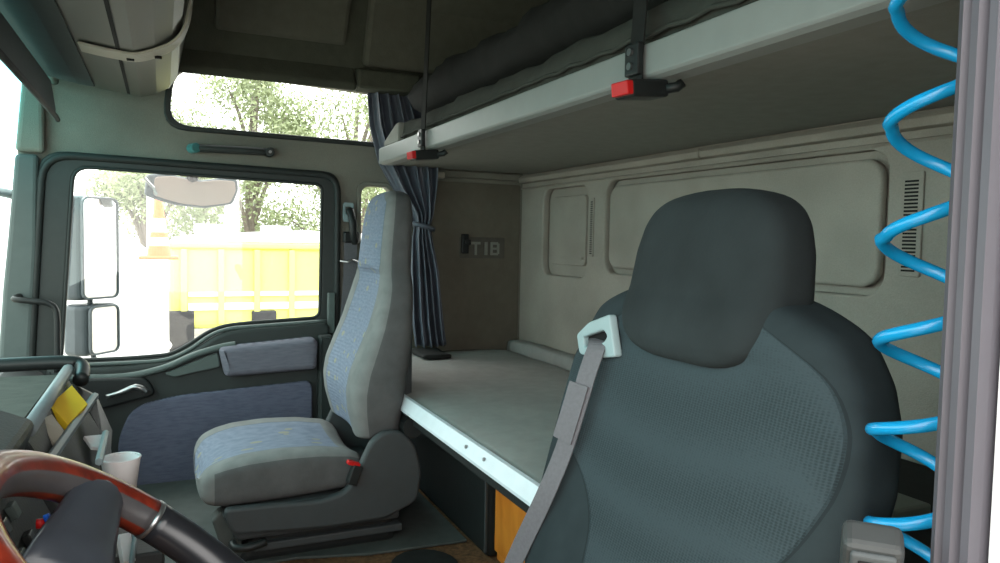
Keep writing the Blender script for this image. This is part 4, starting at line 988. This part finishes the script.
# trees
def tree(x, y, H, R, seed, label, zc=.62, leaves=11000):
    rnd = random.Random(seed)
    t = thing('tree', (x, y, G), label, 'tree', 'trees behind the yellow container')
    bm = bmesh.new()
    tube(bm, catmull([(x, y, G), (x + .1, y + .05, G + H * .3), (x - .05, y + .1, G + H * .6), (x, y, G + H * .9)], 4), [.15 - .0095 * i for i in range(13)], 8)
    build('trunk', bm, M['bark'], t, smooth=True)
    cl = []
    for k in range(14):
        a = rnd.uniform(0, 6.28); h = rnd.uniform(.28, .98); rr = R * rnd.uniform(.25, .9) * (1 - .5 * abs(h - .55))
        e = Vector((x + rr * math.cos(a), y + rr * math.sin(a), G + H * h)); cl.append((e, R * rnd.uniform(.28, .5)))
        bm = bmesh.new(); s = Vector((x, y, G + H * max(.15, h - .3)))
        tube(bm, catmull([s, s.lerp(e, .5) + Vector((0, 0, .25)), e], 4), [.075, .068, .06, .052, .045, .038, .03, .022, .012], 6)
        build('branch', bm, M['bark'], t, smooth=True)
    bm = bmesh.new()
    for i in range(leaves):
        c, r = rnd.choice(cl)
        d = Vector((rnd.gauss(0, 1), rnd.gauss(0, 1), rnd.gauss(0, .8))).normalized() * r * rnd.uniform(.3, 1.1)
        p = c + d; a = Vector((rnd.gauss(0, 1), rnd.gauss(0, 1), rnd.gauss(0, 1))).normalized(); b = a.orthogonal().normalized(); s = rnd.uniform(.035, .065)
        bm.faces.new([bm.verts.new(p + a * s), bm.verts.new(p + b * s * .55), bm.verts.new(p - a * s), bm.verts.new(p - b * s * .55)])
    me_o = bmesh_leaf(bm, t)
def bmesh_leaf(bm, t):
    o = None
    xs = [v.co for v in bm.verts]
    base = worldpos(t)
    bmesh.ops.translate(bm, verts=bm.verts, vec=-base)
    me = bpy.data.meshes.new('foliage'); bm.to_mesh(me); bm.free(); me.materials.append(M['leaf'])
    o = bpy.data.objects.new('foliage', me); C.objects.link(o); o.parent = t; o['kind'] = 'stuff'
    return o
tree(17.5, .25, 5.2, 1.7, 1, 'pale green leafy tree left of the others, behind the traffic cone')
tree(18.0, -1.9, 6.0, 1.8, 2, 'pale green leafy tree in the middle behind the yellow container')
tree(17.5, -4.2, 5.9, 1.9, 3, 'pale green leafy tree at the right end behind the container')
tree(22.5, -1.0, 4.9, 2.2, 4, 'low leafy tree set back between the left and middle trees')
tree(22.5, -4.6, 4.9, 2.2, 5, 'low leafy tree set back between the middle and right trees')

# ================================================================= CAMERA, WORLD, LIGHT
cam = bpy.data.cameras.new('camera'); co = bpy.data.objects.new('camera', cam); C.objects.link(co)
cam.sensor_width = 36; cam.lens = F / 1000 * 36; cam.clip_start = .01; cam.clip_end = 500
m4 = Matrix((EX, EY, EZ)).to_4x4(); co.matrix_world = m4
scn.camera = co
w = bpy.data.worlds.new('overcast_sky'); scn.world = w; w.use_nodes = True; nt = w.node_tree
bg = nt.nodes['Background']; bg.inputs['Strength'].default_value = 3.0
tc = nt.nodes.new('ShaderNodeTexCoord'); sp = nt.nodes.new('ShaderNodeSeparateXYZ'); nt.links.new(tc.outputs['Generated'], sp.inputs[0])
rp = nt.nodes.new('ShaderNodeValToRGB'); rp.color_ramp.elements[0].position = .0; rp.color_ramp.elements[0].color = (.90, .88, .85, 1); rp.color_ramp.elements[1].position = .6; rp.color_ramp.elements[1].color = (1.0, .98, .95, 1)
nt.links.new(sp.outputs['Z'], rp.inputs['Fac']); nt.links.new(rp.outputs['Color'], bg.inputs['Color'])
sun = bpy.data.lights.new('sun', 'SUN'); sun.energy = 1.5; sun.angle = math.radians(40); so = bpy.data.objects.new('sun', sun); C.objects.link(so)
so.rotation_euler = (math.radians(-20), math.radians(35), 0)
def portal(name, loc, rot, sx, sy):
    l = bpy.data.lights.new(name, 'AREA'); l.shape = 'RECTANGLE'; l.size = sx; l.size_y = sy; l.cycles.is_portal = True
    o = bpy.data.objects.new(name, l); C.objects.link(o); o.location = loc; o.rotation_euler = rot
portal('portal_doorway', (.29, -.05, -.2), (0, math.radians(-90), 0), 1.3, .85)
portal('portal_window', (2.73, -.13, -.1), (0, math.radians(90), 0), .62, .85)
portal('portal_upper', (2.73, -.38, .45), (0, math.radians(90), 0), .2, .7)
scn.view_settings.view_transform = 'Standard'; scn.view_settings.look = 'None'; scn.view_settings.gamma = 1; scn.view_settings.use_curve_mapping = False
scn.view_settings.exposure = .9
for o in list(C.objects):
    if o.parent is None: o.location.z += LIFT
